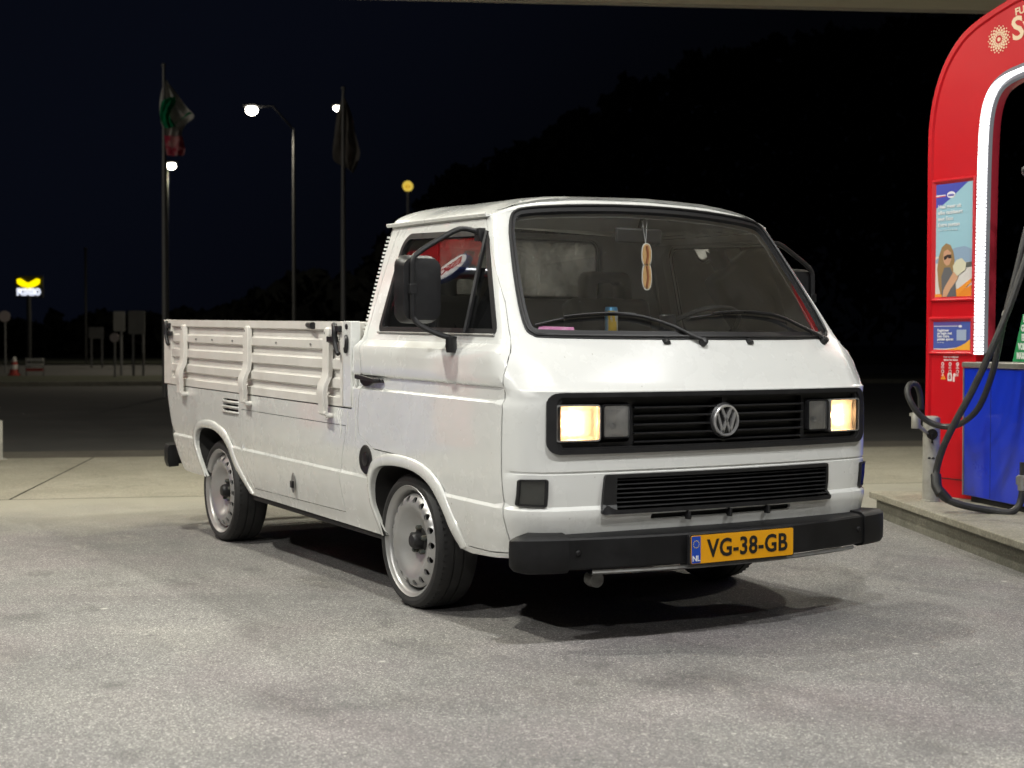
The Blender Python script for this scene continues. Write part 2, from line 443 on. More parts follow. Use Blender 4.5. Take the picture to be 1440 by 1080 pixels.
DF = [(.36,.897),(.439,.880),(.543,.863),(.675,.855),(.90,.862),(1.02,.866),(1.09,.862),(1.14,.845),(1.18,.815),(1.22,.785),(1.335,.708),(1.463,.603),(1.504,.567),(1.66,.425),(1.69,.402)]
def door_front(z, d=0): return interp(z, DF)+d
def ztop(a):
    a = abs(a); return interp(a, [(0,1.778),(.45,1.770),(.68,1.750),(.80,1.730),(.90,1.706),(1.0,1.697),(5,1.697)])
zz = [.36+i*(1.693-.36)/60 for i in range(61)]
right = [(-(u_side(door_front(z), z)-.0018), z) for z in zz]; left = [(-a, z) for a, z in reversed(right)]
top = []
ua = right[-1][0]
for i in range(1, 40):
    a = ua*(1-2*i/40); top.append((a, ztop(a)))
bot = [(u_front(y, .36), .36) for y in np.linspace(.8, -.8, 24)]
SEAL = [(-.72,1.193),(-.4,1.190),(0,1.190),(.4,1.190),(.72,1.193),(.775,1.201),(.805,1.232),(.822,1.33),(.83,1.50),(.832,1.62),(.822,1.690),(.795,1.718),(.745,1.731),(.6,1.744),(.3,1.757),(0,1.761)]
SEAL = SEAL+[(-a, z) for a, z in SEAL[-2:4:-1]]
SEAL = [tuple(p) for p in smooth_path([(a, z, 0) for a, z in SEAL], 3, True)]; SEAL = [(p[0], p[1]) for p in SEAL]
def uz(y, z): return (u_front(y, z), z)
GR = [uz(*p) for p in rrect(-.812, .812, .750, .986, .05)]
GRhole = inset(GR, .012)
LG = [uz(*p) for p in roundpoly([(-.590,.515),(.590,.515),(.578,.668),(-.570,.668)], .012)]
LGhole = inset(LG, .012)
SLOT = [uz(*p) for p in roundpoly([(-.36,.484),(.36,.484),(.36,.507),(-.36,.507)], .01)]
nose = panel('cab_front', skin, right+top+left+bot, [inset(SEAL, .012), GRhole, LGhole, SLOT], PAINT, truck, .03, .03, FR)
# --- windscreen
ws = panel('windscreen', skin, inset(SEAL, .026), [], WSGLASS, truck, .05, .05, off=-.004, edge=False)
panel('windscreen_seal', skin, SEAL, [inset(SEAL, .03)], RUBBER, ws, .03, .03, off=.006, thick=.02)
mb = MB(shear); mb.tube([Vector(skin(a, z))+Vector((.008, 0, .006)) for a, z in resample(inset(SEAL, .008), .03)], .006, 6, True); mb.build('seal_bead', RUBBER, ws)
st = panel('sticker', skin, [(-.755,1.212),(-.60,1.209),(-.60,1.240),(-.745,1.243)], [], mat('pink_sticker', (.62, .22, .45), .5, noise=(40, .9, (.75, .6, .7))), ws, .05, .05, off=-.006, edge=False)
tag(st, 'faded pink sticker in the lower corner of the windscreen')
# --- inner lining of the cab front
WSI = inset(SEAL, .035)
panel('cab_lining', skin, [(a*.985, z) for a, z in right+top+left+bot], [WSI, inset(GR, -.004), inset(LG, -.004)], CABIN, truck, .06, .06, off=-.03, edge=False)
# --- roof
def roof_boundary():
    P = []
    uu = list(np.linspace(0, 1.0, 26))+list(np.linspace(1.04, u_side(-.47, 1.697), 18))
    half = [Vector(skin(a, ztop(a))) for a in uu]
    hw = interp(1.697, HW)
    for k in range(1, 7):
        t = PI/2*k/6; half.append(Vector((-.47-.07*math.sin(t), hw-.07+.07*math.cos(t), 1.697+.012*k/6)))
    for y in np.linspace(hw-.1, 0, 12): half.append(Vector((-.54, y, 1.709+.02*(1-abs(y)/.66))))
    return half+[Vector((p.x, -p.y, p.z)) for p in half[-2:0:-1]]
RB = roof_boundary()
def rb_low(p):
    k = max(0, min(1, (p.x-.38)/.10)); sg = 1 if p.y > 0 else -1
    return Vector((p.x+.0085*k-(.0015 if p.x < -.45 else 0), p.y+sg*.0038*(1-k), p.z-.010))
RB = [Vector((p.x+(.0012 if p.x > .4 else 0), p.y*1.0012, p.z)) for p in RB]; rows = [[rb_low(p) for p in RB]]
NL = 16
for i in range(NL+1):
    l = (i/NL)**1.5; row = []
    for b in RB:
        cx = max(-.22, min(.12, b.x)); cy = max(-.12, min(.12, b.y))
        fr = max(0, min(1, (b.x-.30)/.15)); rr = max(0, min(1, (-.25-b.x)/.25)); f = (1-(1-l)**2.4)**(1/(1.45*(1-fr)+1.12*fr+.55*rr))
        zt = 1.817-.010*abs(cx+.05)
        row.append(Vector((b.x+(cx-b.x)*l, b.y+(cy-b.y)*l, b.z+(zt-b.z)*f)))
    rows.append(row)
mb = MB(shear); mb.grid(rows, False, True); mb.f.append(tuple(range(len(mb.v)-len(RB), len(mb.v))))
roof = mb.build('roof', PAINT, truck, angle=60)
for s in (-1, 1):     # rail over the door and rain gutter
    panel('roof_rail', skin, [(s*u_side(.43, 1.69), 1.687)]+[(s*u_side(x, 1.69), 1.687) for x in np.linspace(.40, -.46, 12)]+[(s*u_side(x, 1.69), 1.702) for x in np.linspace(-.46, .43, 12)], [], PAINT, roof, .1, .1, off=-.003)
    pts = [Vector(skin(s*a, 1.697)) for a in np.linspace(u_side(.43, 1.697), u_side(-.47, 1.697), 20)]
    pts = [Vector((p.x, p.y+s*.010, 1.699+.002*math.sin(PI*i/19))) for i, p in enumerate(pts)]
    pts.append(Vector((-.515, pts[-1].y-s*.004, 1.700)))
    prof = [(-.012,-.006),(.010,-.008),(.016,.004),(.013,.010),(.008,.001),(-.012,.003)]
    mb = MB(shear); mb.grid([[p+Vector((0, s*a, b)) for a, b in prof] for p in pts], False, True)
    n = len(prof); mb.f.append(tuple(range(n))); mb.f.append(tuple(range(len(mb.v)-n, len(mb.v))))
    mb.build('rain_gutter', PAINT, roof)
mb = MB(shear); mb.v = []; 
mb.grid([[Vector((p.x*.97, p.y*.955, p.z-.02+(i*.04))) for p in RB] for i in (0, 1)], False, True)
mb.f = [tuple(range(len(RB), 2*len(RB)))]; mb.build('headliner', CABIN, roof)
# --- rear wall of the cab
def rearmap(a, z):
    hw = interp(z, HW) if not .94 < z < 1.01 else .929; L = hw-.07; s = 1 if a >= 0 else -1; q = abs(a)
    if q <= L: x, y = -.54, q
    else:
        t = min((q-L)/(.07*PI/2), 1)*PI/2; x, y = -.54+.07*(1-math.cos(t)), L+.07*math.sin(t)
    return (x, s*y, z)
rearmap.sign = -1
def ralen(z): return (interp(z, HW) if not .94 < z < 1.01 else .929)-.07+.07*PI/2
zr = [.86+i*(1.70-.86)/24 for i in range(25)]
out = [(-ralen(z), z) for z in zr]+[(ralen(z), z) for z in reversed(zr)]
RW = rrect(-.47, .46, 1.375, 1.672, .05)
rear = panel('cab_rear_wall', rearmap, out, [RW], PAINT, truck, .05, .05)
panel('rear_lining', rearmap, [(a*.97, z) for a, z in out], [inset(RW, -.01)], CABIN, rear, .08, .08, off=-.03, edge=False)
for q in (RW,):
    g = panel('rear_window', rearmap, inset(q, .01), [], REARGLASS, rear, .1, .1, off=-.006, edge=False)
    panel('rear_window_seal', rearmap, inset(q, -.008), [inset(q, .014)], RUBBER, rear, .1, .1, off=.005)

# --- doors, side skins
DOOR = [(-.402,1.686),(-.445,1.40),(-.458,1.20),(-.440,1.15),(-.412,1.05),(-.412,.96),(-.438,.89),(-.446,.80),(-.446,.733),(-.286,.677),(-.101,.672),(.1,.666),(.228,.644),(.321,.61),(.382,.567),(.427,.507),(.5,.426),(.546,.366),(.568,.352),(.739,.354),(.893,.368)]
DOOR_REAR = list(DOOR)
DOOR += [(door_front(z, -.003), z) for z in np.linspace(.38, 1.684, 50)]
def doorpoly(s): return [(s*u_side(x, z), z) for x, z in resample(DOOR_REAR, .02, False)]+[(s*(u_side(door_front(z), z)+.0018), z) for z in np.linspace(.382, 1.684, 60)]
WIN = roundpoly([(-.345,1.206),(.736,1.204),(.455,1.632),(-.270,1.648),(-.318,1.60)], .045, 5)
def arch_pts(P, n=60):
    return [(p[0], p[1]) for p in smooth_path([(a, b, 0) for a, b in P], 5)]
FIN = [(-.225,.285),(-.268,.352),(-.304,.425),(-.313,.502),(-.286,.56),(-.232,.596),(-.118,.614),(.034,.617),(.164,.602),(.275,.562),(.344,.505),(.397,.448),(.442,.383),(.50,.330)]
FOUT = [(-.265,.285),(-.318,.38),(-.344,.45),(-.350,.515),(-.327,.585),(-.262,.640),(-.13,.667),(.05,.668),(.20,.650),(.321,.607),(.388,.556),(.442,.490),(.50,.420),(.552,.345)]
RIN = [(-2.655,.320),(-2.717,.426),(-2.772,.497),(-2.762,.567),(-2.705,.602),(-2.575,.617),(-2.418,.610),(-2.287,.573),(-2.202,.521),(-2.119,.433),(-2.016,.354),(-1.93,.296)]
ROUT = [(-2.70,.320),(-2.765,.426),(-2.818,.505),(-2.810,.590),(-2.738,.640),(-2.60,.664),(-2.44,.662),(-2.26,.620),(-2.160,.560),(-2.08,.47),(-1.97,.375),(-1.885,.300)]
fin = arch_pts(FIN); rin = arch_pts(RIN); fout = arch_pts(FOUT); rout = arch_pts(ROUT)
RE = [(.30,-3.14),(.41,-3.22),(.53,-3.29),(.62,-3.34),(.75,-3.39),(.85,-3.405)]
HATCH = [(-1.990,.760),(-1.992,.60),(-1.985,.50),(-1.93,.40),(-1.86,.33),(-.634,.345),(-.640,.40),(-.665,.50),(-.640,.60),(-.600,.70),(-.585,.762)]
for s in (-1, 1):
    d = panel('door', skin, doorpoly(s), [sidepoly(inset(WIN, .008), s)], PAINT, truck, .03, .04, ZR)
    panel('door_lining', skin, sidepoly(inset(DOOR, .02), s, .05), [sidepoly(inset(WIN, -.015), s, .05)], CABIN, d, .08, .08, off=-.045, edge=False)
    gl = panel('window_glass', skin, sidepoly(inset(WIN, .016), s), [], SIDEGLASS, d, .08, .08, off=-.008, edge=False)
    panel('window_seal', skin, sidepoly(inset(WIN, -.004), s), [sidepoly(inset(WIN, .022), s)], RUBBER, d, .04, .04, off=.004)
    q0, q1 = (.475, 1.205), (.452, 1.632)
    def sp(x, z, o=0):
        p = Vector(skin(s*u_side(x, z), z)); return p+Vector((0, s*o, o*.2))
    mb = MB(shear); mb.tube([sp(.475+(.452-.475)*t, 1.208+.42*t, .002) for t in np.linspace(0, 1, 12)], .011, 6); mb.build('quarter_window_bar', RUBBER, d)
    mb = MB(shear); mb.tube([sp(x, 1.202, .006) for x in np.linspace(-.34, .72, 20)], .005, 6); mb.build('window_trim', METAL, d)
    # handle
    mb = MB(shear); y0 = s*.917
    mb.prism(roundpoly([(-.425,1.012),(-.20,.992),(-.19,.978),(-.30,.972),(-.35,.955),(-.40,.958),(-.43,.975)], .012), lambda a, b, dd: (a, y0+s*dd, b), .0, .012)
    mb.prism(roundpoly([(-.425,1.010),(-.215,.995),(-.212,.982),(-.425,.988)], .008), lambda a, b, dd: (a, y0+s*dd, b), .022, .040)
    mb.bx(-.425, -.385, y0+s*.008, y0+s*.030, .985, 1.008); mb.bx(-.232, -.212, y0+s*.008, y0+s*.028, .982, .994)
    mb.build('handle', BLACKP, d, bevel=.003)
    # long arm mirror
    arm = smooth_path([(.415,s*.765,1.618),(.410,s*.80,1.632),(.404,s*.86,1.636),(.40,s*.95,1.592),(.40,s*1.045,1.535),(.40,s*1.072,1.505),(.40,s*1.075,1.46),(.40,s*1.075,1.30),(.402,s*1.068,1.262),(.42,s*1.04,1.232),(.455,s*.985,1.203),(.478,s*.945,1.188)], 5)
    mb = MB(shear); mb.tube(arm, .0115, 10)
    mb.box((.418, s*.772, 1.615), (.045, .03, .055)); mb.box((.395, s*1.075, 1.385), (.035, .032, .04))
    mb.lathe([(.0, 0),(.020, .0),(.024, .02),(.023, .065),(0, .07)], (.476, s*.938, 1.128), (0, 0, 1), 14)
    mirr = mb.build('wing_mirror', BLACKP, d, bevel=.002)
    mb = MB(shear); out_ = rrect(s*1.125 if s < 0 else .93, -.935 if s < 0 else 1.125, 1.245, 1.525, .045)
    def mf(a, b, dd):
        c = ((a-s*1.03)/.095, (b-1.385)/.14); k = 1-.10*min(1, dd/.05)**2 if dd > 0 else 1
        return (.325+dd, s*1.022+(a-s*1.03)*k, 1.385+(b-1.385)*k)
    rowsm = [[mf(a, b, dd) for a, b in out_] for dd in (-.008, 0, .02, .04, .052, .058)]
    rowsm.append([(.325+.063, s*1.022+(a-s*1.03)*.7, 1.385+(b-1.385)*.7) for a, b in out_])
    mb.grid(rowsm, False, True); n = len(out_); mb.f.append(tuple(range(len(mb.v)-n, len(mb.v)))); mb.f.append(tuple(range(n)))
    mb.build('mirror_head', BLACKP, mirr, angle=50)
    # body side
    bp = [(-.470,1.694),(-.406,1.694)] + [(x-.005, z) for x, z in DOOR[1:9]] + [(-.290,.672)] + [(x, z-.005) for x, z in DOOR[10:17]] + [(.550,.360),(.568,.347),(.739,.349),(.897,.362),(.897,.345),(.74,.331),(.58,.322),(.50,.330)]
    bp += list(reversed(fin)) + [(-.225,.285),(-.6,.287),(-1.0,.288),(-1.5,.290),(-1.93,.290)] + list(reversed(rin)) + [(-2.70,.318),(-2.9,.318),(-3.05,.320)]
    bp += [(interp(z, RE)+.09, z) for z in np.linspace(.34, .842, 14)] + [(-2.5,.842),(-1.5,.842),(-.520,.842),(-.515,1.0),(-.495,1.17)]
    slots = [rrect(-2.285, -2.035, z-.0065, z+.0065, .006, 3) for z in (.802, .773, .744)]
    sd = panel('body_side', skin, sidepoly(bp, s), [sidepoly(HATCH, s)]+[sidepoly(q, s) for q in slots], PAINT, truck, .05, .04, ZR)
    panel('locker_door', skin, sidepoly(inset(HATCH, .0035), s), [], PAINT, sd, .05, .04, ZR)
    panel('side_backing', skin, sidepoly([(-.60,.80),(-.60,.36),(-1.80,.34),(-2.02,.45),(-2.02,.80)], s), [], DARK, sd, .2, .2, off=-.018, edge=False)
    panel('side_backing', skin, sidepoly([(-2.0,.82),(-2.0,.70),(-2.3,.70),(-2.3,.82)], s), [], DARK, sd, .2, .2, off=-.03, edge=False)
    for z in (.802, .773, .744):
        mb = MB(shear); mb.tube([(-2.29, s*.926, z-.008),(-2.275, s*.934, z-.009),(-2.045, s*.934, z-.009),(-2.03, s*.926, z-.008)], .006, 8); mb.build('louvre', PAINT, sd)
    # arches
    for nm, A, B in (('front', fin, fout), ('rear', rin, rout)):
        A2 = resample(A, .03, False); 
        k = len(A2); Lb = [0]
        for p, q in zip(B, B[1:]): Lb.append(Lb[-1]+math.dist(p, q))
        def bat(t):
            t *= Lb[-1]
            for i in range(len(B)-1):
                if t <= Lb[i+1]+1e-9:
                    f = (t-Lb[i])/(Lb[i+1]-Lb[i]) if Lb[i+1] > Lb[i] else 0; return (B[i][0]+(B[i+1][0]-B[i][0])*f, B[i][1]+(B[i+1][1]-B[i][1])*f)
            return B[-1]
        La = [0]
        for p, q in zip(A2, A2[1:]): La.append(La[-1]+math.dist(p, q))
        G = []
        for i, p in enumerate(A2):
            q = bat(La[i]/La[-1]); col = []
            for f, o in ((0, -.002), (.06, .005), (.14, .008), (.5, .009), (.92, .009), (.98, .006), (1.0, -.002), (1.0, -.014), (.99, -.06)):
                x = q[0]+(p[0]-q[0])*f; z = q[1]+(p[1]-q[1])*f; yy = interp(z, [(.28,.890),(.42,.916),(.55,.926),(.70,.929)])
                col.append((x, s*(yy+o), z))
            G.append(col)
        mb = MB(shear); mb.grid(G); mb.build('wheel_arch', PAINT, sd, angle=60)
        mb = MB(shear); mb.grid([[(p[0]+(0 if j == 0 else 0), s*yv, p[1]+.0) for j, yv in enumerate((.905, .56))] for p in resample(A, .05, False)])
        x0, x1 = min(p[0] for p in A), max(p[0] for p in A)
        mb.add([(x0-.1, s*.56, .28),(x1+.1, s*.56, .28),(x1+.1, s*.56, .66),(x0-.1, s*.56, .66)], [(0, 1, 2, 3)])
        mb.build('wheel_well', DARK, sd)
    mb = MB(shear); mb.bx(-1.92, -.25, min(s*.80, s*.885), max(s*.80, s*.885), .262, .292); mb.build('sill', DARK, sd)
    # rear quarter corner
    G = []
    for z in np.linspace(.33, .842, 16):
        hw = interp(z, HW); r = .09; e = interp(z, RE); G.append([(e+r-r*math.sin(t), s*(hw-r+r*math.cos(t)), z) for t in np.linspace(0, PI/2, 8)]+[(e, s*.4, z), (e, 0, z)])
    mb = MB(shear); mb.grid(G); mb.build('rear_corner', PAINT, sd)
    if s < 0:
        mb = MB(shear); mb.lathe([(0,.003),(.050,.003),(.056,.006),(.063,.006),(.067,.003),(.068,-.004)], (-.369, -.925, .62), (0, -1, 0), 28)
        mb.lathe([(0,.009),(.025,.009),(.032,.006),(.033,.0)], (-.369, -.925, .62), (0, -1, 0), 20); mb.build('filler_cap', BLACKP, sd)
        fl_ = mb
        mb = MB(shear); mb.prism(circle(-1.245, .425, .026, 18, .052), lambda a, b, dd: (a, -.9235-dd, b), 0, .003); lk = mb.build('lock_recess', METAL, sd, bevel=.001)
        mb = MB(shear); mb.box((-1.245, -.932, .418), (.03, .012, .035)); mb.build('lock', BLACKP, lk, bevel=.003)
# small seams: the pillar teeth at the back corners of the cab
for s in (-1, 1):
    mb = MB(shear)
    for i in range(25):
        z = 1.205+i*.0185; hw = interp(z, HW); t = math.radians(62)
        mb.box((-.47-.07*math.sin(t)-.006, s*(hw-.07+.07*math.cos(t)+.003), z), (.034, .022, .009), rz=s*math.radians(-28))
    o = mb.build('vent_teeth', PAINT, rear); o['kind'] = 'stuff'
mb = MB(shear); mb.box((-.485, -.86, 1.45), (.004, .004, .4))
# --- underbody
mb = MB(shear); mb.bx(-3.05, .95, -.55, .55, .31, .45); mb.bx(-1.85, -.35, -.86, .86, .33, .42); mb.bx(.55, .96, -.80, .80, .37, .42); mb.bx(-3.1, -2.75, -.85, .85, .36, .45)
mb.build('underbody', DARK, truck, smooth=False)
GUN = mat('road_dirt_metal', (.07, .065, .06), .7, .3, noise=(30, .7, (.16, .14, .11)), bump=(60, .4, .004))
for nm, fn_ in (('exhaust_pipe', lambda m_: m_.tube(smooth_path([(-2.2,-.62,.25),(-1.7,-.60,.29),(-1.2,-.5,.29)], 5), .03, 10)), ('brake_line', lambda m_: m_.tube(smooth_path([(-1.80,-.78,.29),(-1.77,-.75,.23),(-1.70,-.62,.21),(-1.60,-.55,.25)], 5), .012, 8)),
                ('trailing_arm', lambda m_: m_.box((-1.86,-.72,.275), (.13,.06,.10))), ('skid_plate', lambda m_: m_.box((-1.6,-.55,.24), (.35,.12,.03))),
                ('front_axle', lambda m_: m_.tube([(0,-.7,.26),(0,.7,.26)], .03, 8)), ('rear_axle', lambda m_: m_.tube([(-2.46,-.7,.28),(-2.46,.7,.28)], .045, 8))):
    mb = MB(shear); fn_(mb); mb.build(nm, GUN, truck, bevel=.006)
# --- bumpers
def bump_x(y): return 1.172-.165*y*y
def bsec(path, sec):
    rows = []
    for i, p in enumerate(path):
        a = path[max(i-1, 0)]; b = path[min(i+1, len(path)-1)]; t = Vector((b[0]-a[0], b[1]-a[1], 0)).normalized(); n = Vector((t.y, -t.x, 0))
        rows.append([Vector((p[0], p[1], 0))+n*o+Vector((0, 0, z)) for o, z in sec])
    return rows
ys = np.linspace(-.765, .765, 31); path = [(bump_x(y), y) for y in ys]
sec = [(-.11,.446),(-.02,.441),(-.006,.437),(0,.430),(.001,.37),(0,.324),(-.006,.316),(-.06,.313),(-.11,.33)]
mb = MB(shear); mb.grid(bsec(path, sec), False, True); mb.f += [tuple(range(len(sec))), tuple(range(len(mb.v)-len(sec), len(mb.v)))]
bumper = mb.build('front_bumper', BUMP, truck, angle=30)
mb = MB(shear); sec2 = [(-.01,.312),(-.006,.300),(-.02,.292),(-.08,.296)]; p2 = [(bump_x(y), y) for y in np.linspace(-.66, .70, 21)]
mb.grid(bsec(p2, sec2)); mb.build('lower_lip', METAL, bumper)
for s in (-1, 1):
    cp = [(bump_x(.758), .758), (bump_x(.80)+.002, .80), (1.055, .842), (1.045, .872), (1.031, .906), (1.010, .932), (.984, .945), (.961, .942)]
    cp = [(x, s*y) for x, y in cp]
    if s < 0: cp = cp[::-1]
    secs = [(-.10,.452),(-.016,.450),(-.003,.444),(.008,.432),(.010,.38),(.008,.322),(.0,.308),(-.03,.300),(-.10,.31)]
    rows = bsec(cp, secs)
    ends = range(len(rows)) if s > 0 else range(len(rows)-1, -1, -1)
    for q, i in enumerate(ends):            # the tail of the cap shrinks towards the wheel
        k = q/(len(rows)-1); sh = max(0, k-.55)/.45
        for j, v in enumerate(rows[i]): v.z = .378+(v.z-.378)*(1-.16*sh*sh)-.0*k
    mb = MB(shear); mb.grid(rows, False, True); mb.f += [tuple(range(len(secs))), tuple(range(len(mb.v)-len(secs), len(mb.v)))]
    mb.build('bumper_end', BUMP, bumper, angle=35, bevel=.004)
    for yy, zz_, r_ in ((.72, .380, .013), (.775, .372, .010)):
        mb = MB(shear); mb.sphere((bump_x(yy)+.002, s*yy, zz_), r_, 12, 8, (.6, 1, 1)); mb.build('bolt', BUMP, bumper)
NUTG = mat('worn_steel', (.16, .16, .15), .6, .3, noise=(30, .6, (.10, .09, .08)))
mb = MB(shear); mb.lathe([(0,0),(.030,.0),(.032,.01),(.03,.05),(0,.05)], (.99, -.60, .262), (1, 0, 0), 16); mb.build('towing_eye', NUTG, truck)
mb = MB(shear); rp = [(-3.47, y) for y in np.linspace(.75, -.75, 9)]+[(-3.45,-.86),(-3.40,-.915),(-3.33,-.935),(-3.25,-.94)]; rp = [(-3.25,.94),(-3.33,.935),(-3.40,.915),(-3.45,.86)]+rp
secr = [(-.06,.465),(0,.462),(.012,.44),(.012,.36),(0,.325),(-.06,.33)]
mb.grid(bsec(rp, secr), False, True); mb.f += [tuple(range(6)), tuple(range(len(mb.v)-6, len(mb.v)))]; mb.build('rear_bumper', BUMP, truck, angle=40)
# --- number plate
mb = MB(shear); mb.box((1.186, 0, .3735), (.008, .52, .110)); 
YEL = mat('plate_yellow', (.80, .36, .0), .38, coat=.3); BLU = mat('plate_blue', (.01, .06, .42), .4); INK = mat('plate_ink', (.008, .008, .008), .5)
mb = MB(shear); mb.prism(rrect(-.268, .268, .312, .435, .012), lambda a, b, d: (1.176+d, a, b), -.006, .010); holder = mb.build('number_plate', BLACKP, truck, bevel=.002)
mb = MB(shear); mb.prism(rrect(-.260, .260, .3185, .4285, .006), lambda a, b, d: (1.186+d, a, b), 0, .004); mb.build('plate_face', YEL, holder)
mb = MB(shear); mb.prism([(-.2595,.321),(-.216,.321),(-.216,.426),(-.2595,.426)], lambda a, b, d: (1.1903+d, a, b), 0, .0008); mb.build('country_band', BLU, holder)
def text(body, size, mtx, m, parent, name='lettering', off=0, ext=.0006, ax='CENTER', xf=None, sx=1, space=1):
    cu = bpy.data.curves.new('t', 'FONT'); cu.body = body; cu.size = size; cu.extrude = ext; cu.offset = off; cu.align_x = ax; cu.align_y = 'CENTER'; cu.resolution_u = 3; cu.space_character = space
    ob = bpy.data.objects.new('t', cu); COL.objects.link(ob); dg = bpy.context.evaluated_depsgraph_get(); dg.update()
    me = bpy.data.meshes.new_from_object(ob.evaluated_get(dg)); bpy.data.objects.remove(ob); bpy.data.curves.remove(cu)
    me.transform(mtx @ Matrix.Diagonal((sx, 1, 1, 1)))
    if xf:
        for v in me.vertices: v.co = xf(v.co)
    me.materials.clear(); me.materials.append(m); o = bpy.data.objects.new(name, me); link(o, parent); return o
MX = lambda o, x, y: Matrix.Translation(Vector(o)) @ Matrix((Vector(x), Vector(y), Vector(x).cross(Vector(y)))).transposed().to_4x4()
text('VG-38-GB', .098, MX((1.1912, .0235, .371), (0, 1, 0), (0, 0, 1)), INK, holder, off=.0022, xf=shear, sx=.93, space=1.06, ext=.0008)
WHITEP = mat('white_print', (.8, .8, .8), .5)
text('NL', .030, MX((1.1918, -.238, .3385), (0, 1, 0), (0, 0, 1)), WHITEP, holder, off=.0006, xf=shear)
mb = MB(shear)
for k in range(12):
    t = 2*PI*k/12; mb.lathe([(0, 0), (.0022, 0), (.0022, .0006), (0, .0006)], (1.1912, -.238+.014*math.cos(t), .395+.014*math.sin(t)), (1, 0, 0), 5)
mb.build('star_ring', mat('star_yellow', (.8, .6, .05), .5), holder)
# --- upper grille with headlights
gs = panel('grille', skin, GR, [inset(GR, .018)], BLACKP, truck, .05, .05, off=.014, thick=.05)
panel('back_plate', skin, inset(GR, .010), [], BLACKP, gs, .1, .1, off=-.045, edge=False)
panel('inner_frame', skin, inset(GR, .016), [inset(GR, .026)], BLACKP, gs, .05, .05, off=.007, thick=.05)
for s in (-1, 1):
    panel('grille_end', skin, [uz(*p) for p in ([(s*.43,.775),(s*.795,.775),(s*.795,.965),(s*.43,.965)] if s > 0 else [(-.795,.775),(-.43,.775),(-.43,.965),(-.795,.965)])], [[uz(*p) for p in rrect(min(s*.452, s*.787), max(s*.452, s*.787), .792, .945, .012, 3)]], BLACKP, gs, .05, .05, off=-.014, thick=.03)
for i, z in enumerate((.925, .892, .858, .824, .791)):
    G = []
    for y in np.linspace(-.435, .435, 17):
        x = interp(z, XN)-.084*y*y; G.append([(x-.045, y, z+.002), (x-.006, y, z+.003), (x+.001, y, z), (x-.001, y, z-.004), (x-.045, y, z-.005)])
    mb = MB(shear); mb.grid(G, False, True); mb.build('slat', BLACKP, gs, angle=30)
mb = MB(shear); mb.bx(1.0, 1.062, -.010, .010, .78, .96); mb.lathe([(.072, -.03),(.072, .0),(.066, .006)], (1.066, 0, .866), (1, 0, 0), 28); mb.build('emblem_mount', BLACKP, gs)
# round emblem: ring with a V above a W
mb = MB(shear); R0 = .0635; ex = 1.076; ez = .866
mb.lathe([(R0-.0095, 0), (R0-.0085, .006), (R0-.002, .0075), (R0+.001, .004), (R0+.0015, -.006), (R0-.0095, -.006)], (ex, 0, ez), (1, 0, 0), 40, True); mb.f = mb.f
emb = mb.build('emblem', CHROME, truck)
def stroke(mbx, a, b, w):
    a = Vector(a); b = Vector(b); t = (b-a).normalized(); n = Vector((-t.y, t.x))*w/2
    mbx.prism([tuple(a+n), tuple(a-n), tuple(b-n), tuple(b+n)], lambda p, q, d: (ex+d, p, ez+q), -.004, .0055)
mb = MB(shear); wd = .0105
for sg in (-1, 1):
    stroke(mb, (sg*.0245, .0505), (sg*.0015, .004), wd); stroke(mb, (sg*.0465, .033), (sg*.0195, -.047), wd); stroke(mb, (sg*.0195, -.047), (sg*.0005, -.001), wd)
mb.build('emblem_letters', CHROME, emb, smooth=False)
mb = MB(shear); mb.lathe([(0, -.006), (R0-.006, -.006), (R0-.006, -.003), (0, -.001)], (ex, 0, ez), (1, 0, 0), 32); mb.build('emblem_back', BLACKG, emb)
REFL = mat('reflector', (.85, .83, .80), .30, .35, bump=(70, .5, .004)); BULB = mat('bulb', (1, .8, .5), .5, emit=(1.0, .58, .27), estr=260)
LENSR = glass_material('ribbed_lens', (.93, .92, .88), .02, .10, .05, False)
LENSC = glass_material('clear_ribbed_lens', (.93, .93, .92), .02, .42, .05, False)  # heavy pale film lightens this clear lens in place of reflector shine
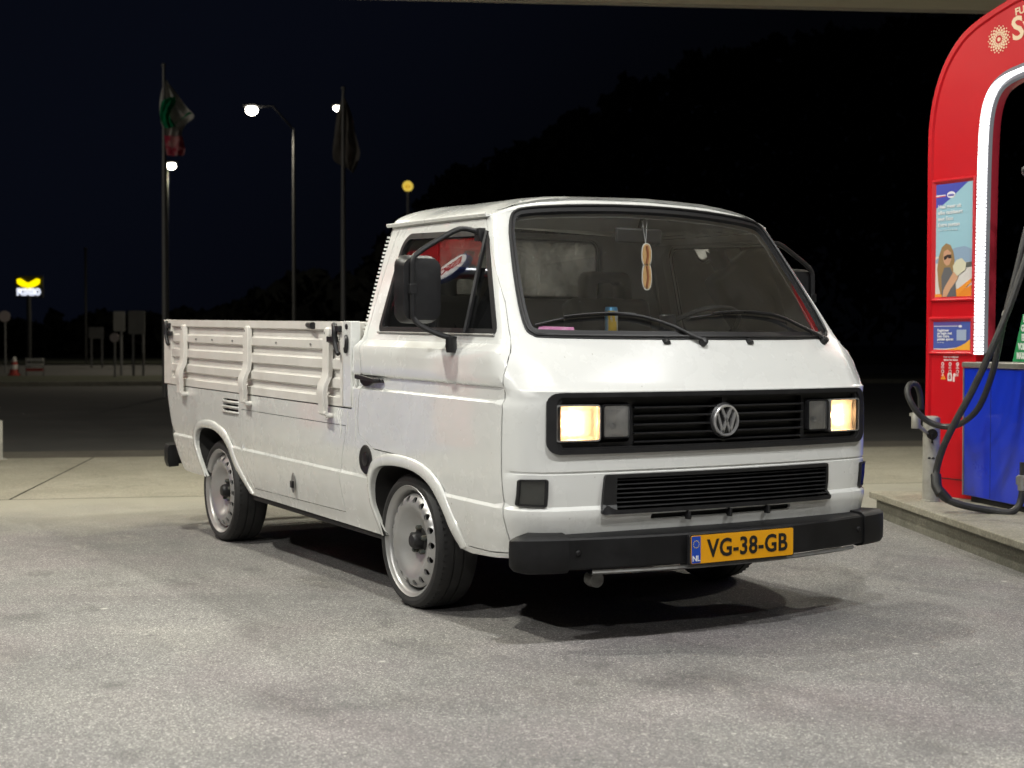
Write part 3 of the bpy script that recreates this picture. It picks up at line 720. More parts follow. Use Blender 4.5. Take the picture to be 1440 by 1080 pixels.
for s in (-1, 1):
    for nm, ya, yb, za, zb_, lit in (('headlight', .590, .782, .798, .940, True), ('spotlight', .456, .582, .808, .940, False)):
        yc = s*(ya+yb)/2; zc = (za+zb_)/2; xf_ = interp(zc, XN)-.084*((ya+yb)/2)**2+.004; hy = (yb-ya)/2; hz = (zb_-za)/2
        sl = -.168*yc      # the lamp face follows the bow of the nose
        def fx(a, b, d): return (xf_+sl*(a-yc)+d, a, b)
        rim = rrect(yc-hy, yc+hy, za, zb_, .014, 4)
        mb = MB(shear); inn = inset(rim, .006)
        mb.grid([[fx(a, b, d) for a, b in P_] for P_, d in ((rim, -.05), (rim, .003), (inset(rim, .001), .005), (inn, .005), (inn, -.01))], False, True)
        hl = mb.build(nm, BLACKG if not lit else METAL, truck, angle=40)
        el = [(yc+(a-yc), b) for a, b in inn]
        rows = []; m_ = len(inn); ang = [math.atan2((b-zc)/hz, (a-yc)/hy) for a, b in inn]
        for l, dd, sq in ((0, -.010, 1), (.03, -.016, 1), (.10, -.018, .55), (.22, -.026, .2), (.38, -.032, 0), (.55, -.036, 0), (.75, -.039, 0), (.97, -.040, 0)):
            row = []
            for (a, b), t in zip(inn, ang):
                ea, eb = yc+hy*(1-l)*.97*math.cos(t), zc+hz*(1-l)*.97*math.sin(t); ra, rb_ = yc+(a-yc)*(1-l), zc+(b-zc)*(1-l)
                row.append(fx(ea+(ra-ea)*sq, eb+(rb_-eb)*sq, dd))
            rows.append(row)
        mb = MB(shear); mb.grid(rows, False, True); mb.f.append(tuple(range(len(mb.v)-m_, len(mb.v)))); mb.build('reflector', REFL, hl, angle=60)
        mb = MB(shear)
        if lit: mb.sphere(fx(yc-s*.004, zc-.002, -.024), .008, 12, 8, (1.2, 2.2, .9)); mb.build('bulb', BULB, hl)
        else: mb.sphere(fx(yc, zc-.02, -.024), .012, 12, 8); mb.build('bulb', CHROME, hl)
        G = []
        for i in range(17):
            t = -1+2*i/16; a = yc+(hy-.006)*t; G.append([fx(a, zc+(hz-.006)*q, .002+.004*(1-t**4)*(1-q**4)+(.0012 if i % 2 else 0)) for q in np.linspace(-1, 1, 9)])
        mb = MB(shear); mb.grid(G); mb.build('lens', LENSR if lit else LENSC, hl, angle=10)
# --- lower grille
lg = panel('lower_grille', skin, LG, [inset([uz(*p) for p in [(-.535,.515),(.590,.515),(.578,.668),(-.530,.668)]], .014)], BLACKP, truck, .05, .05, off=.014, thick=.05)
panel('back_plate', skin, inset(LG, .01), [], DARK, lg, .1, .1, off=-.045, edge=False)
panel('slot_backing', skin, inset(SLOT, -.01), [], DARK, lg, .1, .1, off=-.025, edge=False)
for i in range(7):
    z = .540+i*.0175; G = []
    for y in np.linspace(-.54, .585, 17):
        x = interp(z, XN)-.084*y*y; G.append([(x-.03, y, z+.006), (x+.006, y, z+.002), (x+.010, y, z-.001), (x+.006, y, z-.004), (x-.03, y, z)])
    mb = MB(shear); mb.grid(G, False, True); mb.build('slat', BLACKP, lg, angle=25)
for y in (-.19, .02, .22):
    mb = MB(shear); mb.box((interp(.497, XN)+.004, y, .494), (.03, .012, .034)); mb.build('bracket', BLACKP, lg, bevel=.002)
# --- indicators
INDB = mat('indicator_back', (.30, .28, .25), .25, .6, bump=(90, .8, .004))
for s in (-1, 1):
    q = [(s*u_front(a, z), z) for a, z in resample(roundpoly([(.802,.551),(.893,.553),(.893,.655),(.802,.657)], .010), .01)]
    b_ = panel('indicator', skin, q, [inset(q, .006)], BLACKP, truck, .02, .03, off=.010, thick=.03)
    panel('indicator_back', skin, inset(q, .004), [], INDB, b_, .03, .03, off=-.010, edge=False)
    panel('indicator_lens', skin, inset(q, .004), [], SMOKE, b_, .008, .03, off=.009, edge=False)
# --- nozzles and wipers
for y in (-.205, .229):
    p = Vector(skin(u_front(y, 1.182), 1.182)); mb = MB(shear)
    mb.add([p+Vector(v) for v in ((.012,-.018,-.010),(.012,.018,-.010),(-.014,.018,.012),(-.014,-.018,.012),(.022,-.005,.004),(.022,.005,.004),(-.004,.006,.020),(-.004,-.006,.020))],
           [(0,1,2,3),(0,4,5,1),(1,5,6,2),(2,6,7,3),(3,7,4,0),(4,7,6,5)]); mb.build('washer_nozzle', BLACKP, truck, bevel=.002)
def wp(a, z, o):
    e = 2e-3; P = Vector(skin(a, z)); n = (Vector(skin(a+e, z))-Vector(skin(a-e, z))).cross(Vector(skin(a, z+e))-Vector(skin(a, z-e))).normalized(); return P+n*o
for piv, arm, blade in (((-.030,1.176), [(-.030,1.178),(-.08,1.198),(-.17,1.240),(-.30,1.275),(-.46,1.287)], [(-.765,1.240),(-.644,1.266),(-.53,1.278),(-.42,1.283),(-.32,1.279),(-.23,1.262)]),
                        ((.725,1.180), [(.725,1.182),(.69,1.205),(.60,1.240),(.48,1.284),(.28,1.300)], [(-.045,1.275),(.08,1.288),(.20,1.296),(.33,1.297),(.46,1.288),(.56,1.268)])):
    mb = MB(shear); pa = smooth_path([wp(a, z, .016 if i else .020) for i, (a, z) in enumerate(arm)], 5)
    mb.tube(pa, [.0105-.006*i/(len(pa)-1) for i in range(len(pa))], 8)
    mb.lathe([(0,.030),(.013,.028),(.017,.02),(.018,-.012)], wp(*piv, 0), wp(*piv, 1)-wp(*piv, 0), 14)
    wip = mb.build('wiper', BLACKP, truck)
    mb = MB(shear); pb = smooth_path([wp(a, z, .007) for a, z in blade], 5); mb.tube(pb, .0042, 6); pc = [p+Vector((.004, 0, .006)) for p in smooth_path([wp(a, z, .013) for a, z in blade[1:-1]], 5)]; mb.tube(pc, .0035, 6)
    for i in range(2, len(pc), 3): mb.tube([pc[i], pb[min(i+5, len(pb)-1)]], .003, 5)
    mb.build('wiper_blade', RUBBER, wip)

# --- wheels
NUT = mat('nut_metal', (.07, .09, .085), .5, .5, noise=(60, .7, (.2, .15, .1)))
def wheel(x, s, label=None):
    c = (x, s*.887, .2925); ax = (0, s, 0)
    rt = .2945
    prof = [(.236,-.010),(.243,.000),(.249,.003),(.262,.007),(.276,.004),(.286,-.008),(rt-.003,-.022),(rt,-.034),(rt+.001,-.060),(rt-.006,-.062),(rt-.006,-.068),(rt+.001,-.070),(rt+.0015,-.105),(rt-.006,-.107),(rt-.006,-.113),(rt+.0015,-.115),(rt,-.150),(rt-.003,-.166),(.285,-.182),(.262,-.196),(.236,-.186)]
    mb = MB(); mb.lathe(prof, c, ax, 64)
    for k in range(64):       # shoulder blocks
        t = 2*PI*k/64; r = rt-.0055; ca, sa = math.cos(t), math.sin(t); 
        mb.box((c[0]+r*ca, c[1]-s*.026, c[2]+r*sa), (.010, .022, .0085), m=Matrix.Rotation(-t, 3, 'Y'))
    mb.v = [(v[0], v[1], max(v[2], .001)) for v in mb.v]
    wh = mb.build('wheel', TYRE, truck, angle=25)
    if label: wh['label'] = label
    prof = [(.236,-.19),(.205,-.15),(.200,-.10),(.206,-.075),(.218,-.055),(.222,-.020),(.226,-.010),(.232,-.006),(.238,-.002),(.2425,.003),(.245,.0),(.243,-.008)]
    mb = MB(); mb.lathe(prof, c, ax, 64); mb.build('rim', STEEL, wh, angle=40)
    # pierced disc
    NH = 18; holes = [[(.183*math.cos(2*PI*k/NH)+.0152*math.cos(t), .183*math.sin(2*PI*k/NH)+.0152*math.sin(t)) for t in np.linspace(0, 2*PI, 13)[:-1]] for k in range(NH)]
    outl = circle(0, 0, .206, 72); vo, fo = cdt(outl, holes+[circle(0, 0, .150, 48)], .02, .02)
    def dz(r): return interp(r, [(.15,-.010),(.163,-.004),(.178,-.005),(.194,-.014),(.206,-.032)])
    mb = MB(); n = len(vo)
    mb.add([(c[0]+a, c[1]+s*dz(math.hypot(a, b)), c[2]+b) for a, b in vo], fo)
    for h in holes: mb.grid([[(c[0]+a, c[1]+s*(dz(math.hypot(a, b))+o), c[2]+b) for a, b in h] for o in (0, -.012)], False, True)
    mb.lathe([(.150,-.010),(.140,-.015),(.125,-.027),(.105,-.040),(.085,-.050),(.068,-.055),(.058,-.056)], c, ax, 48)
    mb.build('wheel_disc', STEEL, wh, angle=40, merge=True)
    mb = MB(); mb.lathe([(.058,-.056),(.056,-.052),(.030,-.050),(.0,-.050)], c, ax, 24); mb.lathe([(.204,-.055),(.14,-.06),(.0,-.08)], c, ax, 48); mb.build('drum_dark_disc', DARK, wh)  # wide dark disc added behind the pierced holes so they read black
    mb = MB(); mb.lathe([(.037,-.055),(.037,-.026),(.034,-.016),(.027,-.008),(.0,-.006)], c, ax, 20); mb.build('hub_cap', BLACKP, wh)
    for k in range(5):
        t = 2*PI*k/5+.3; mb = MB(); mb.lathe([(.012,-.055),(.012,-.036),(.008,-.031),(0,-.030)], (c[0]+.056*math.cos(t), c[1], c[2]+.056*math.sin(t)), ax, 6); mb.build('wheel_nut', NUT, wh)
    t = PI-.2; mb = MB(); mb.tube([(c[0]+.21*math.cos(t), c[1]-s*.03, c[2]+.21*math.sin(t)), (c[0]+.19*math.cos(t), c[1]-s*.012, c[2]+.19*math.sin(t))], .004, 6); mb.build('valve', RUBBER, wh)
for x in (0, -2.46):
    for s in (-1, 1): wheel(x, s)

# thin raised white lines on and below the corner pillar
RUN = mat('white_line', (.88, .88, .86), .2, coat=.5)
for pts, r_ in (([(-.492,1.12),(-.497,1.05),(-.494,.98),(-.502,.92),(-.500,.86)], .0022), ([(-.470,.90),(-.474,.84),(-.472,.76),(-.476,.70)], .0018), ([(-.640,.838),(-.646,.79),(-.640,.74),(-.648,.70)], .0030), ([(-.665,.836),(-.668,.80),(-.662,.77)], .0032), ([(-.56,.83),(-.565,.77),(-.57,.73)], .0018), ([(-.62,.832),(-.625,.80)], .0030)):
    mb = MB(shear); mb.tube([Vector(skin(-u_side(x, z), z))+Vector((0, -.001, 0)) for x, z in resample(pts, .012, False)], [r_*(.5+.9*abs(math.sin(i*2.1))) for i in range(len(resample(pts, .012, False)))], 5); mb.build('white_line', RUN, truck)

# --- load bed
PROF = [(1.250,.018),(1.212,.018),(1.205,.001),(1.168,.001),(1.158,.016),(1.118,.016),(1.108,.001),(1.077,.001),(1.067,.016),(1.025,.016),(1.015,.001),(.985,.001),(.975,.016),(.935,.016),(.925,.001),(.90,.001),(.889,.016),(.848,.016)]
mb = MB(shear); mb.bx(-3.36, -.56, -.90, .90, .846, .870); bed = mb.build('load_bed', METAL, truck, smooth=False)
mb = MB(shear); mb.bx(-.600, -.575, -.90, .90, .87, 1.248); mb.build('headboard', BOARD, bed, bevel=.004)
for s in (-1, 1):
    y0 = .914
    out_ = [(s*(y0+o), z) for z, o in PROF]; inn = [(s*(y0-.022), .848), (s*(y0-.022), 1.250)]
    prof = out_+inn; mb = MB(shear); xs = [-3.225, -.642]
    mb.grid([[(x, a, b) for a, b in prof] for x in np.linspace(xs[0], xs[1], 14)], False, True)
    n = len(prof); mb.f += [tuple(range(n)), tuple(range(len(mb.v)-n, len(mb.v)))]
    sb = mb.build('drop_side', BOARD, truck, angle=20)
    for xa, xb in ((-3.372, -3.2245), (-.6425, -.612)):
        mb = MB(shear); mb.bx(xa, xb, min(s*(y0-.022), s*(y0+.0195)), max(s*(y0-.022), s*(y0+.0195)), .848, 1.2505); mb.build('board_end', BOARD, sb, bevel=.004)
    mb = MB(shear); mb.bx(-.606, -.512, min(s*.885, s*.934), max(s*.885, s*.934), .848, 1.252); post = mb.build('corner_post', PAINT, truck, bevel=.005)
    mb = MB(shear); mb.lathe([(0,.004),(.013,.004),(.014,-.003)], (-.560, s*.934, 1.226), (0, s, 0), 14)
    mb.tube(smooth_path([(-.560, s*.937, 1.182),(-.545, s*.943, 1.165),(-.548, s*.943, 1.130),(-.560, s*.940, 1.110),(-.575, s*.936, 1.125)], 4), .009, 8); mb.build('latch_hook', BLACKP, post)
    # hinge straps
    for xc in (-2.960, -1.862, -.772):
        G = []
        for z, o, wdt in ((1.222, .024, .030), (1.214, .030, .05), (1.17, .034, .075), (1.02, .036, .075), (.985, .040, .075), (.945, .060, .078), (.905, .066, .078), (.87, .060, .072), (.83, .058, .055), (.808, .058, .050)):
            sh = .0
            G.append([(xc-wdt/2, s*(y0+o), z), (xc-wdt/2+.006, s*(y0+o+.004), z), (xc+wdt/2-.006, s*(y0+o+.004), z), (xc+wdt/2, s*(y0+o), z), (xc+wdt/2, s*(y0+o-.022), z), (xc-wdt/2, s*(y0+o-.022), z)])
        mb = MB(shear); mb.grid(G, False, True); mb.f += [tuple(range(6)), tuple(range(len(mb.v)-6, len(mb.v)))]
        h = mb.build('hinge_strap', BOARD, sb, angle=30)
        mb = MB(shear); mb.tube([(xc-.035, s*(y0+.05), .812), (xc+.045, s*(y0+.05), .810)], .010, 8); mb.lathe([(0,.02),(.013,.018),(.014,.0),(.010,-.03)], (xc+.034, s*(y0+.034), .800), (0, s, 0), 10); mb.build('hinge_pin', BOARD, h)
        mb = MB(shear); mb.lathe([(0,.006),(.006,.005),(.007,0)], (xc-.01, s*(y0+.033), 1.195), (0, s, 0), 8); mb.build('rivet', METAL, h)
    # latches
    for xc, k in ((-3.275, -1), (-.665, 1)):
        mb = MB(shear); mb.tube(smooth_path([(xc-.02, s*(y0+.03), 1.236),(xc+.0, s*(y0+.036), 1.215),(xc+.005, s*(y0+.038), 1.16),(xc+.025, s*(y0+.036), 1.11),(xc+.04, s*(y0+.032), 1.095)], 4), [.014]*8+[.012]*9, 8)
        mb.box((xc+.01, s*(y0+.028), 1.215), (.075, .022, .030)); mb.box((xc+.04*-k, s*(y0+.030), 1.165), (.10, .020, .028)); mb.build('latch', BLACKP, sb, bevel=.003)
    mb = MB(shear); mb.tube([(-1.04, s*(y0+.014), 1.232), (-.94, s*(y0+.03), 1.228)], [.014, .018], 10); mb.build('rubber_stop', BLACKP, sb)
    for xc in (-2.75, -2.46, -2.12, -1.46, -1.00):
        mb = MB(shear); mb.sphere((xc, s*(y0+.018), 1.137), .008, 8, 6, (1.6, .5, .8)); mb.build('screw', METAL, sb)
PR2 = [(z, o) for z, o in PROF]
mb = MB(shear); prof = [(-3.372-o, z) for z, o in PR2]+[(-3.350, .848), (-3.350, 1.25)]
mb.grid([[(a, y, b) for a, b in prof] for y in (-.89, .89)], False, True); mb.f += [tuple(range(len(prof))), tuple(range(len(prof), 2*len(prof)))]; mb.build('tailgate', BOARD, truck, angle=20)

# --- cabin
mb = MB(shear); mb.bx(-.5, .93, -.56, .56, .46, .52); mb.bx(-.5, .9, -.86, .86, .66, .69); mb.build('cabin_floor', DARK, truck, smooth=False)
G = []
for y in np.linspace(-.80, .80, 21):
    e = interp(1.16, XN)-.19*y*y-.055
    G.append([(e-.42, y, .95), (e-.42, y, 1.125), (e-.38, y, 1.150), (e-.30, y, 1.155), (e-.02, y, 1.163), (e+.005, y, 1.13)])
mb = MB(shear); mb.grid(G); dash = mb.build('dashboard', DASH, truck, angle=40)
mb = MB(shear); mb.box((.52, .40, 1.165), (.12, .36, .05)); mb.build('instrument_hood', DASH, dash, bevel=.015)
for y in (-.42, -.1, .30, .52):
    mb = MB(shear); mb.box((.78, y, 1.163), (.06, .10, .006)); mb.build('air_vent', BLACKP, dash, bevel=.002)
mb = MB(shear); cw = Vector((.40, .38, 1.22)); axw = Vector((-.55, 0, .83)).normalized(); e1 = Vector((0, 1, 0)); e2 = axw.cross(e1)
mb.tube([cw+(e1*math.cos(t)+e2*math.sin(t))*.20 for t in np.linspace(0, 2*PI, 33)[:-1]], .012, 8, True)
for t in (0.2, PI-.2): mb.tube([cw-axw*.03, cw+(e1*math.cos(t)+e2*math.sin(t))*.2], .012, 6)
mb.lathe([(.06,-.04),(.06,-.01),(0,.0)], cw-axw*.03, axw, 16); mb.tube([cw-axw*.04, cw-axw*.25], .03, 10); mb.build('steering_wheel', BLACKP, truck)
for y in (-.42, .37):
    def seatbox(mb_, c, d, rot, bev=0):
        mb_.box(c, d, m=Matrix.Rotation(rot, 3, 'Y'))
    mb = MB(shear); seatbox(mb, (-.02, y, .80), (.50, .50, .14), -.08); seat = mb.build('seat', SEAT, truck, bevel=.04, seg=4)
    mb = MB(shear); seatbox(mb, (-.27, y, 1.10), (.13, .48, .56), -.22); mb.build('backrest', SEAT, seat, bevel=.045, seg=4)
    mb = MB(shear)
    outer = rrect(y-.14, y+.14, 1.305, 1.51, .05); inner = rrect(y-.075, y+.075, 1.40, 1.50, .02)
    # head restraint with an open middle
    g = [[(-.33-.06*(b-1.4)+d, a, b) for a, b in P_] for P_, d in ((outer, -.035), (outer, .035), (inset(outer, .02), .045), (inner, .045), (inner, -.045), (inset(outer, .02), -.045))]
    P1 = [[(-.33-.06*(b-1.4)+d, a, b) for a, b in resample(P_, .02)] for P_, d in ((outer, -.03),)]
    rows = []
    A_ = outer; B_ = [(y+(a-y)*.5, 1.4075+(b-1.4075)*.47) for a, b in outer]
    for P_, d in ((A_, -.03), (A_, .03), (inset(A_, .015), .045), (inset(B_, -.01), .045), (B_, .03), (B_, -.03), (inset(B_, -.01), -.045), (inset(A_, .015), -.045)):
        rows.append([(-.33-.06*(b-1.4)+d, a, b) for a, b in P_])
    mb.grid(rows, True, True); mb.build('headrest', SEAT, seat, angle=60)
mb = MB(shear); mb.box((.505, -.030, 1.636), (.02, .245, .066)); rm = mb.build('rear_view_mirror', BLACKP, truck, bevel=.012, seg=3)
mb = MB(shear); mb.tube([(.50, -.02, 1.67), (.49, -.0, 1.71), (.47, 0, 1.74)], .008, 8); mb.build('mirror_stalk', BLACKP, rm)
for s in (-1, 1):
    mb = MB(shear); mb.box((.44, s*.36, 1.735), (.12, .42, .015), m=Matrix.Rotation(.5, 3, 'Y')); mb.build('sun_visor', CABIN, truck, bevel=.006)

# --- loose things in the cab
def sh(p): return Vector(shear(p))
can = thing('drinks_can', 'tall yellow and blue drinks can standing on the dashboard behind the windscreen', 'drinks can', sh((.555, -.205, 1.158)))
cp0 = sh((.555, -.205, 1.158))
m_ = mat('can_print', (.75, .52, .06), .3, .5); nt, b_, N_, L_ = nodes(m_)
cc = objcoord(nt); sx_ = N_('ShaderNodeSeparateXYZ'); L_(cc, sx_.inputs[0])
colr = mixc(nt, maprange(nt, noise(nt, objcoord(nt, (60, 60, 12)), 1, 3), .5, .56, 0, 1), (.72, .47, .05), (.55, .60, .62))
colr = mixc(nt, maprange(nt, sx_.outputs['Y'], cp0.y-.0245, cp0.y-.027, 0, .85), colr, (.08, .30, .50)); L_(colr, b_.inputs['Base Color'])
mb = MB(); mb.lathe([(.018,0),(.026,.006),(.0285,.014),(.0285,.150)], cp0, (0, 0, 1), 28); mb.build('can_body', m_, can)
mb = MB(); mb.lathe([(.0287,.148),(.0255,.162),(.0255,.165),(.023,.163),(0,.163)], cp0, (0, 0, 1), 28); mb.build('can_top', mat('can_blue', (.10, .35, .60), .3, .6), can)
FR_ = mat('air_freshener_card', (.80, .50, .20), .6, noise=(60, .7, (.55, .26, .08))); FRW = mat('card_edge', (.82, .80, .72), .6)
af = thing('air_freshener', 'tan double hot-dog shaped air freshener hanging from the rear-view mirror', 'air freshener', sh((.53, -.005, 1.44)))
mb = MB(shear); mb.tube([(.520, -.02, 1.70),(.530, -.008, 1.60)], .0018, 5); mb.tube([(.520, .006, 1.70),(.530, -.008, 1.60)], .0018, 5); mb.build('cord', mat('cord', (.5, .5, .5), .6), af)
for cy_, cz, rz_, ry_ in ((-.004, 1.552, .052, .031), (-.002, 1.458, .060, .030)):
    P_ = [(cy_+ry_*math.cos(t)*(1-.12*math.cos(2*t)), cz+rz_*math.sin(t)) for t in np.linspace(0, 2*PI, 29)[:-1]]
    mb = MB(shear); mb.prism(P_, lambda a, b, d: (.531+d, a, b), -.002, .002); mb.build('card', FRW, af)
    mb = MB(shear); mb.prism([(cy_+(a-cy_)*.82, cz+(b-cz)*.90) for a, b in P_], lambda a, b, d: (.531+d, a, b), -.003, .0035); mb.build('print', FR_, af)
    mb = MB(shear); mb.tube([(.536, cy_-.002, cz-rz_*.75), (.537, cy_+.004, cz), (.536, cy_-.002, cz+rz_*.75)], .0062, 6); mb.build('sausage', mat('sausage', (.42, .14, .04), .5), af)
ph = thing('phone_holder', 'black phone holder standing on the dashboard beside the steering wheel', 'phone holder', sh((.66, .02, 1.16)))
mb = MB(shear); mb.box((.62, .045, 1.245), (.015, .085, .10)); mb.build('phone', BLACKG, ph, bevel=.006)
mb = MB(shear); mb.tube([(.66, .04, 1.16), (.64, .045, 1.215)], .012, 8); mb.lathe([(.03,0),(.026,.01),(0,.012)], (.66, .04, 1.158), (0, 0, 1), 14); mb.build('stalk', BLACKP, ph)
pp = MB(shear); pp.box((.66, -.33, 1.166), (.10, .14, .006), rz=.4); o = pp.build('folded_paper', mat('grey_paper', (.32, .36, .45), .7, noise=(30, .8, (.1, .12, .2)))); tag(o, 'crumpled blue-grey paper lying on the dashboard left of the drinks can', 'paper')
# =========================================================== ground
def asphalt_material():
    m = mat('forecourt_asphalt', (.2, .2, .2), .8); nt, b, N, L = nodes(m); c = objcoord(nt)
    big = noise(nt, c, .45, 7, .62, .6); mid = noise(nt, objcoord(nt, (.7, 1.9, 1, .52)), .9, 8, .68, 1.0)
    base = ramp(nt, big, [(.34, (.150, .147, .143)), (.5, (.213, .207, .198)), (.66, (.272, .262, .243))])
    base = mixc(nt, maprange(nt, mid, .47, .66, 0, .50), base, (.105, .101, .100))
    blot = noise(nt, objcoord(nt, (.8, 1.8, 1, .5)), 1.5, 6, .62, .5); base = mixc(nt, maprange(nt, blot, .57, .68, 0, .55), base, (.080, .076, .074))
    pale = noise(nt, objcoord(nt, (1, 2, 1, 2.4)), 1.4, 8, .7, 1.0); base = mixc(nt, maprange(nt, pale, .56, .74, 0, .35), base, (.36, .34, .30))
    pink = noise(nt, c, 1.3, 3, .5); base = mixc(nt, maprange(nt, pink, .45, .68, 0, .35), base, (.235, .20, .205))
    vo = N('ShaderNodeTexVoronoi'); vo.inputs['Scale'].default_value = 210; L(c, vo.inputs['Vector'])
    sc = N('ShaderNodeSeparateColor'); L(vo.outputs['Color'], sc.inputs[0])
    base = mixc(nt, 1.0, base, ramp(nt, sc.outputs[0], [(0, (.52, .52, .52)), (.5, (.92, .92, .92)), (.86, (1.12, 1.12, 1.12)), (1, (2.3, 2.3, 2.2))]), 'MULTIPLY')
    vo2 = N('ShaderNodeTexVoronoi'); vo2.inputs['Scale'].default_value = 110; L(c, vo2.inputs['Vector']); s2 = N('ShaderNodeSeparateColor'); L(vo2.outputs['Color'], s2.inputs[0])
    base = mixc(nt, 1.0, base, ramp(nt, s2.outputs[1], [(0, (.90, .90, .90)), (.93, (1.03, 1.03, 1.03)), (1, (1.45, 1.45, 1.40))]), 'MULTIPLY')
    vo3 = N('ShaderNodeTexVoronoi'); vo3.inputs['Scale'].default_value = 3.2; L(c, vo3.inputs['Vector']); s3 = N('ShaderNodeSeparateColor'); L(vo3.outputs['Color'], s3.inputs[0])
    mu = N('ShaderNodeMath'); mu.operation = 'MULTIPLY'; L(maprange(nt, vo3.outputs['Distance'], .025, .06, 1, 0), mu.inputs[0]); L(maprange(nt, s3.outputs[0], .5, .52, 0, .8), mu.inputs[1])
    vo4 = N('ShaderNodeTexVoronoi'); vo4.inputs['Scale'].default_value = 1.9; L(objcoord(nt, (1, 1, 1, .8)), vo4.inputs['Vector']); s4 = N('ShaderNodeSeparateColor'); L(vo4.outputs['Color'], s4.inputs[0])
    wb4 = N('ShaderNodeMath'); wb4.operation = 'MULTIPLY_ADD'; L(noise(nt, c, 14, 5), wb4.inputs[0]); wb4.inputs[1].default_value = .10; L(vo4.outputs['Distance'], wb4.inputs[2])
    m4 = N('ShaderNodeMath'); m4.operation = 'MULTIPLY'; L(maprange(nt, wb4.outputs[0], .10, .20, 1, 0), m4.inputs[0]); L(maprange(nt, s4.outputs[1], .45, .8, 0, .45), m4.inputs[1])
    base = mixc(nt, m4.outputs[0], base, (.075, .070, .068))       # old oil drips
    vo5 = N('ShaderNodeTexVoronoi'); vo5.inputs['Scale'].default_value = 7; L(c, vo5.inputs['Vector']); s5 = N('ShaderNodeSeparateColor'); L(vo5.outputs['Color'], s5.inputs[0])
    m5 = N('ShaderNodeMath'); m5.operation = 'MULTIPLY'; L(maprange(nt, vo5.outputs['Distance'], .07, .14, 1, 0), m5.inputs[0]); L(maprange(nt, s5.outputs[2], .80, .85, 0, .5), m5.inputs[1])
    base = mixc(nt, m5.outputs[0], base, (.07, .065, .065))
    base = mixc(nt, mu.outputs[0], base, (.55, .53, .48))          # bits of litter trodden flat
    # towards the apron the asphalt is paler with cement dust (E0, Dd: edge of the apron)
    sp = N('ShaderNodeSeparateXYZ'); L(c, sp.inputs[0]); dd = N('ShaderNodeVectorMath'); dd.operation = 'DOT_PRODUCT'; L(c, dd.inputs[0]); dd.inputs[1].default_value = (-.944, .330, 0)
    wob = N('ShaderNodeMath'); wob.operation = 'MULTIPLY_ADD'; L(noise(nt, c, .9, 6, .65, .5), wob.inputs[0]); wob.inputs[1].default_value = 3.4; L(dd.outputs['Value'], wob.inputs[2])
    # the apron edge lies at 8.42-3.9 along this axis
    base = mixc(nt, maprange(nt, wob.outputs[0], 4.0, 6.0, 0, .9), base, (.32, .305, .25))
    L(base, b.inputs['Base Color']); L(maprange(nt, mid, .4, .7, .82, .58), b.inputs['Roughness'])
    ad = N('ShaderNodeMath'); ad.operation = 'ADD'; L(vo.outputs['Distance'], ad.inputs[0]); L(noise(nt, c, 35, 4), ad.inputs[1])
    bumpn(nt, ad.outputs[0], .30, .003, b); return m
def concrete_material(name, c1, c2, rough=.8, sc=1.0):
    m = mat(name, c1, rough); nt, b, N, L = nodes(m); c = objcoord(nt)
    base = mixc(nt, maprange(nt, noise(nt, c, 1.1*sc, 7, .65, .6), .4, .68, 0, 1), c1, c2)
    base = mixc(nt, maprange(nt, noise(nt, c, 3.5*sc, 6, .7, 1.5), .55, .7, 0, .5), base, tuple(v*.55 for v in c1))
    vo = N('ShaderNodeTexVoronoi'); vo.inputs['Scale'].default_value = 120; L(c, vo.inputs['Vector']); s = N('ShaderNodeSeparateColor'); L(vo.outputs['Color'], s.inputs[0])
    base = mixc(nt, 1.0, base, ramp(nt, s.outputs[0], [(0, (.8, .8, .8)), (.8, (1.05, 1.05, 1.05)), (1, (1.35, 1.35, 1.3))]), 'MULTIPLY')
    L(base, b.inputs['Base Color']); bumpn(nt, noise(nt, c, 40, 6), .2, .004, b); return m
ASPH = asphalt_material()
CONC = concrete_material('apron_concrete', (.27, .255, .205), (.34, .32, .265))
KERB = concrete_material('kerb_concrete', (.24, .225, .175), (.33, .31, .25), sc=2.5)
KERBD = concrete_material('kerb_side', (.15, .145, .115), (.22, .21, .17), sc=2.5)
ROAD = mat('road_asphalt', (.055, .054, .052), .85, noise=(.8, .6, (.10, .095, .09)), bump=(60, .2, .004))
SOIL = mat('dark_ground', (.03, .032, .022), .95, noise=(.6, .7, (.05, .045, .03)))
def poly(name, pts, z, m, kind='structure', parent=None, depth=0):
    mb = MB(); n = len(pts)
    if depth: mb.prism([(p[0], p[1]) for p in pts], lambda a, b, d: (a, b, d), z-depth, z)
    else: mb.add([(p[0], p[1], z) for p in pts], [tuple(range(n))])
    o = mb.build(name, m, parent, smooth=False)
    if kind: o['kind'] = kind
    return o
poly('ground', [(-500, -500), (500, -500), (500, 500), (-500, 500)], -.030, SOIL)
# station axes: E runs along the far edge of the apron, D points away from the camera
E0 = Vector((-9.0, -.23, 0)); Ed = Vector((.330, .944, 0)); Dd = Vector((-.944, .330, 0))
def SP(e, d, z=0): return E0+Ed*e+Dd*d+Vector((0, 0, z))
poly('forecourt', [SP(-30, -40), SP(40, -40), SP(40, -3.9), SP(-30, -3.9)], 0, ASPH)
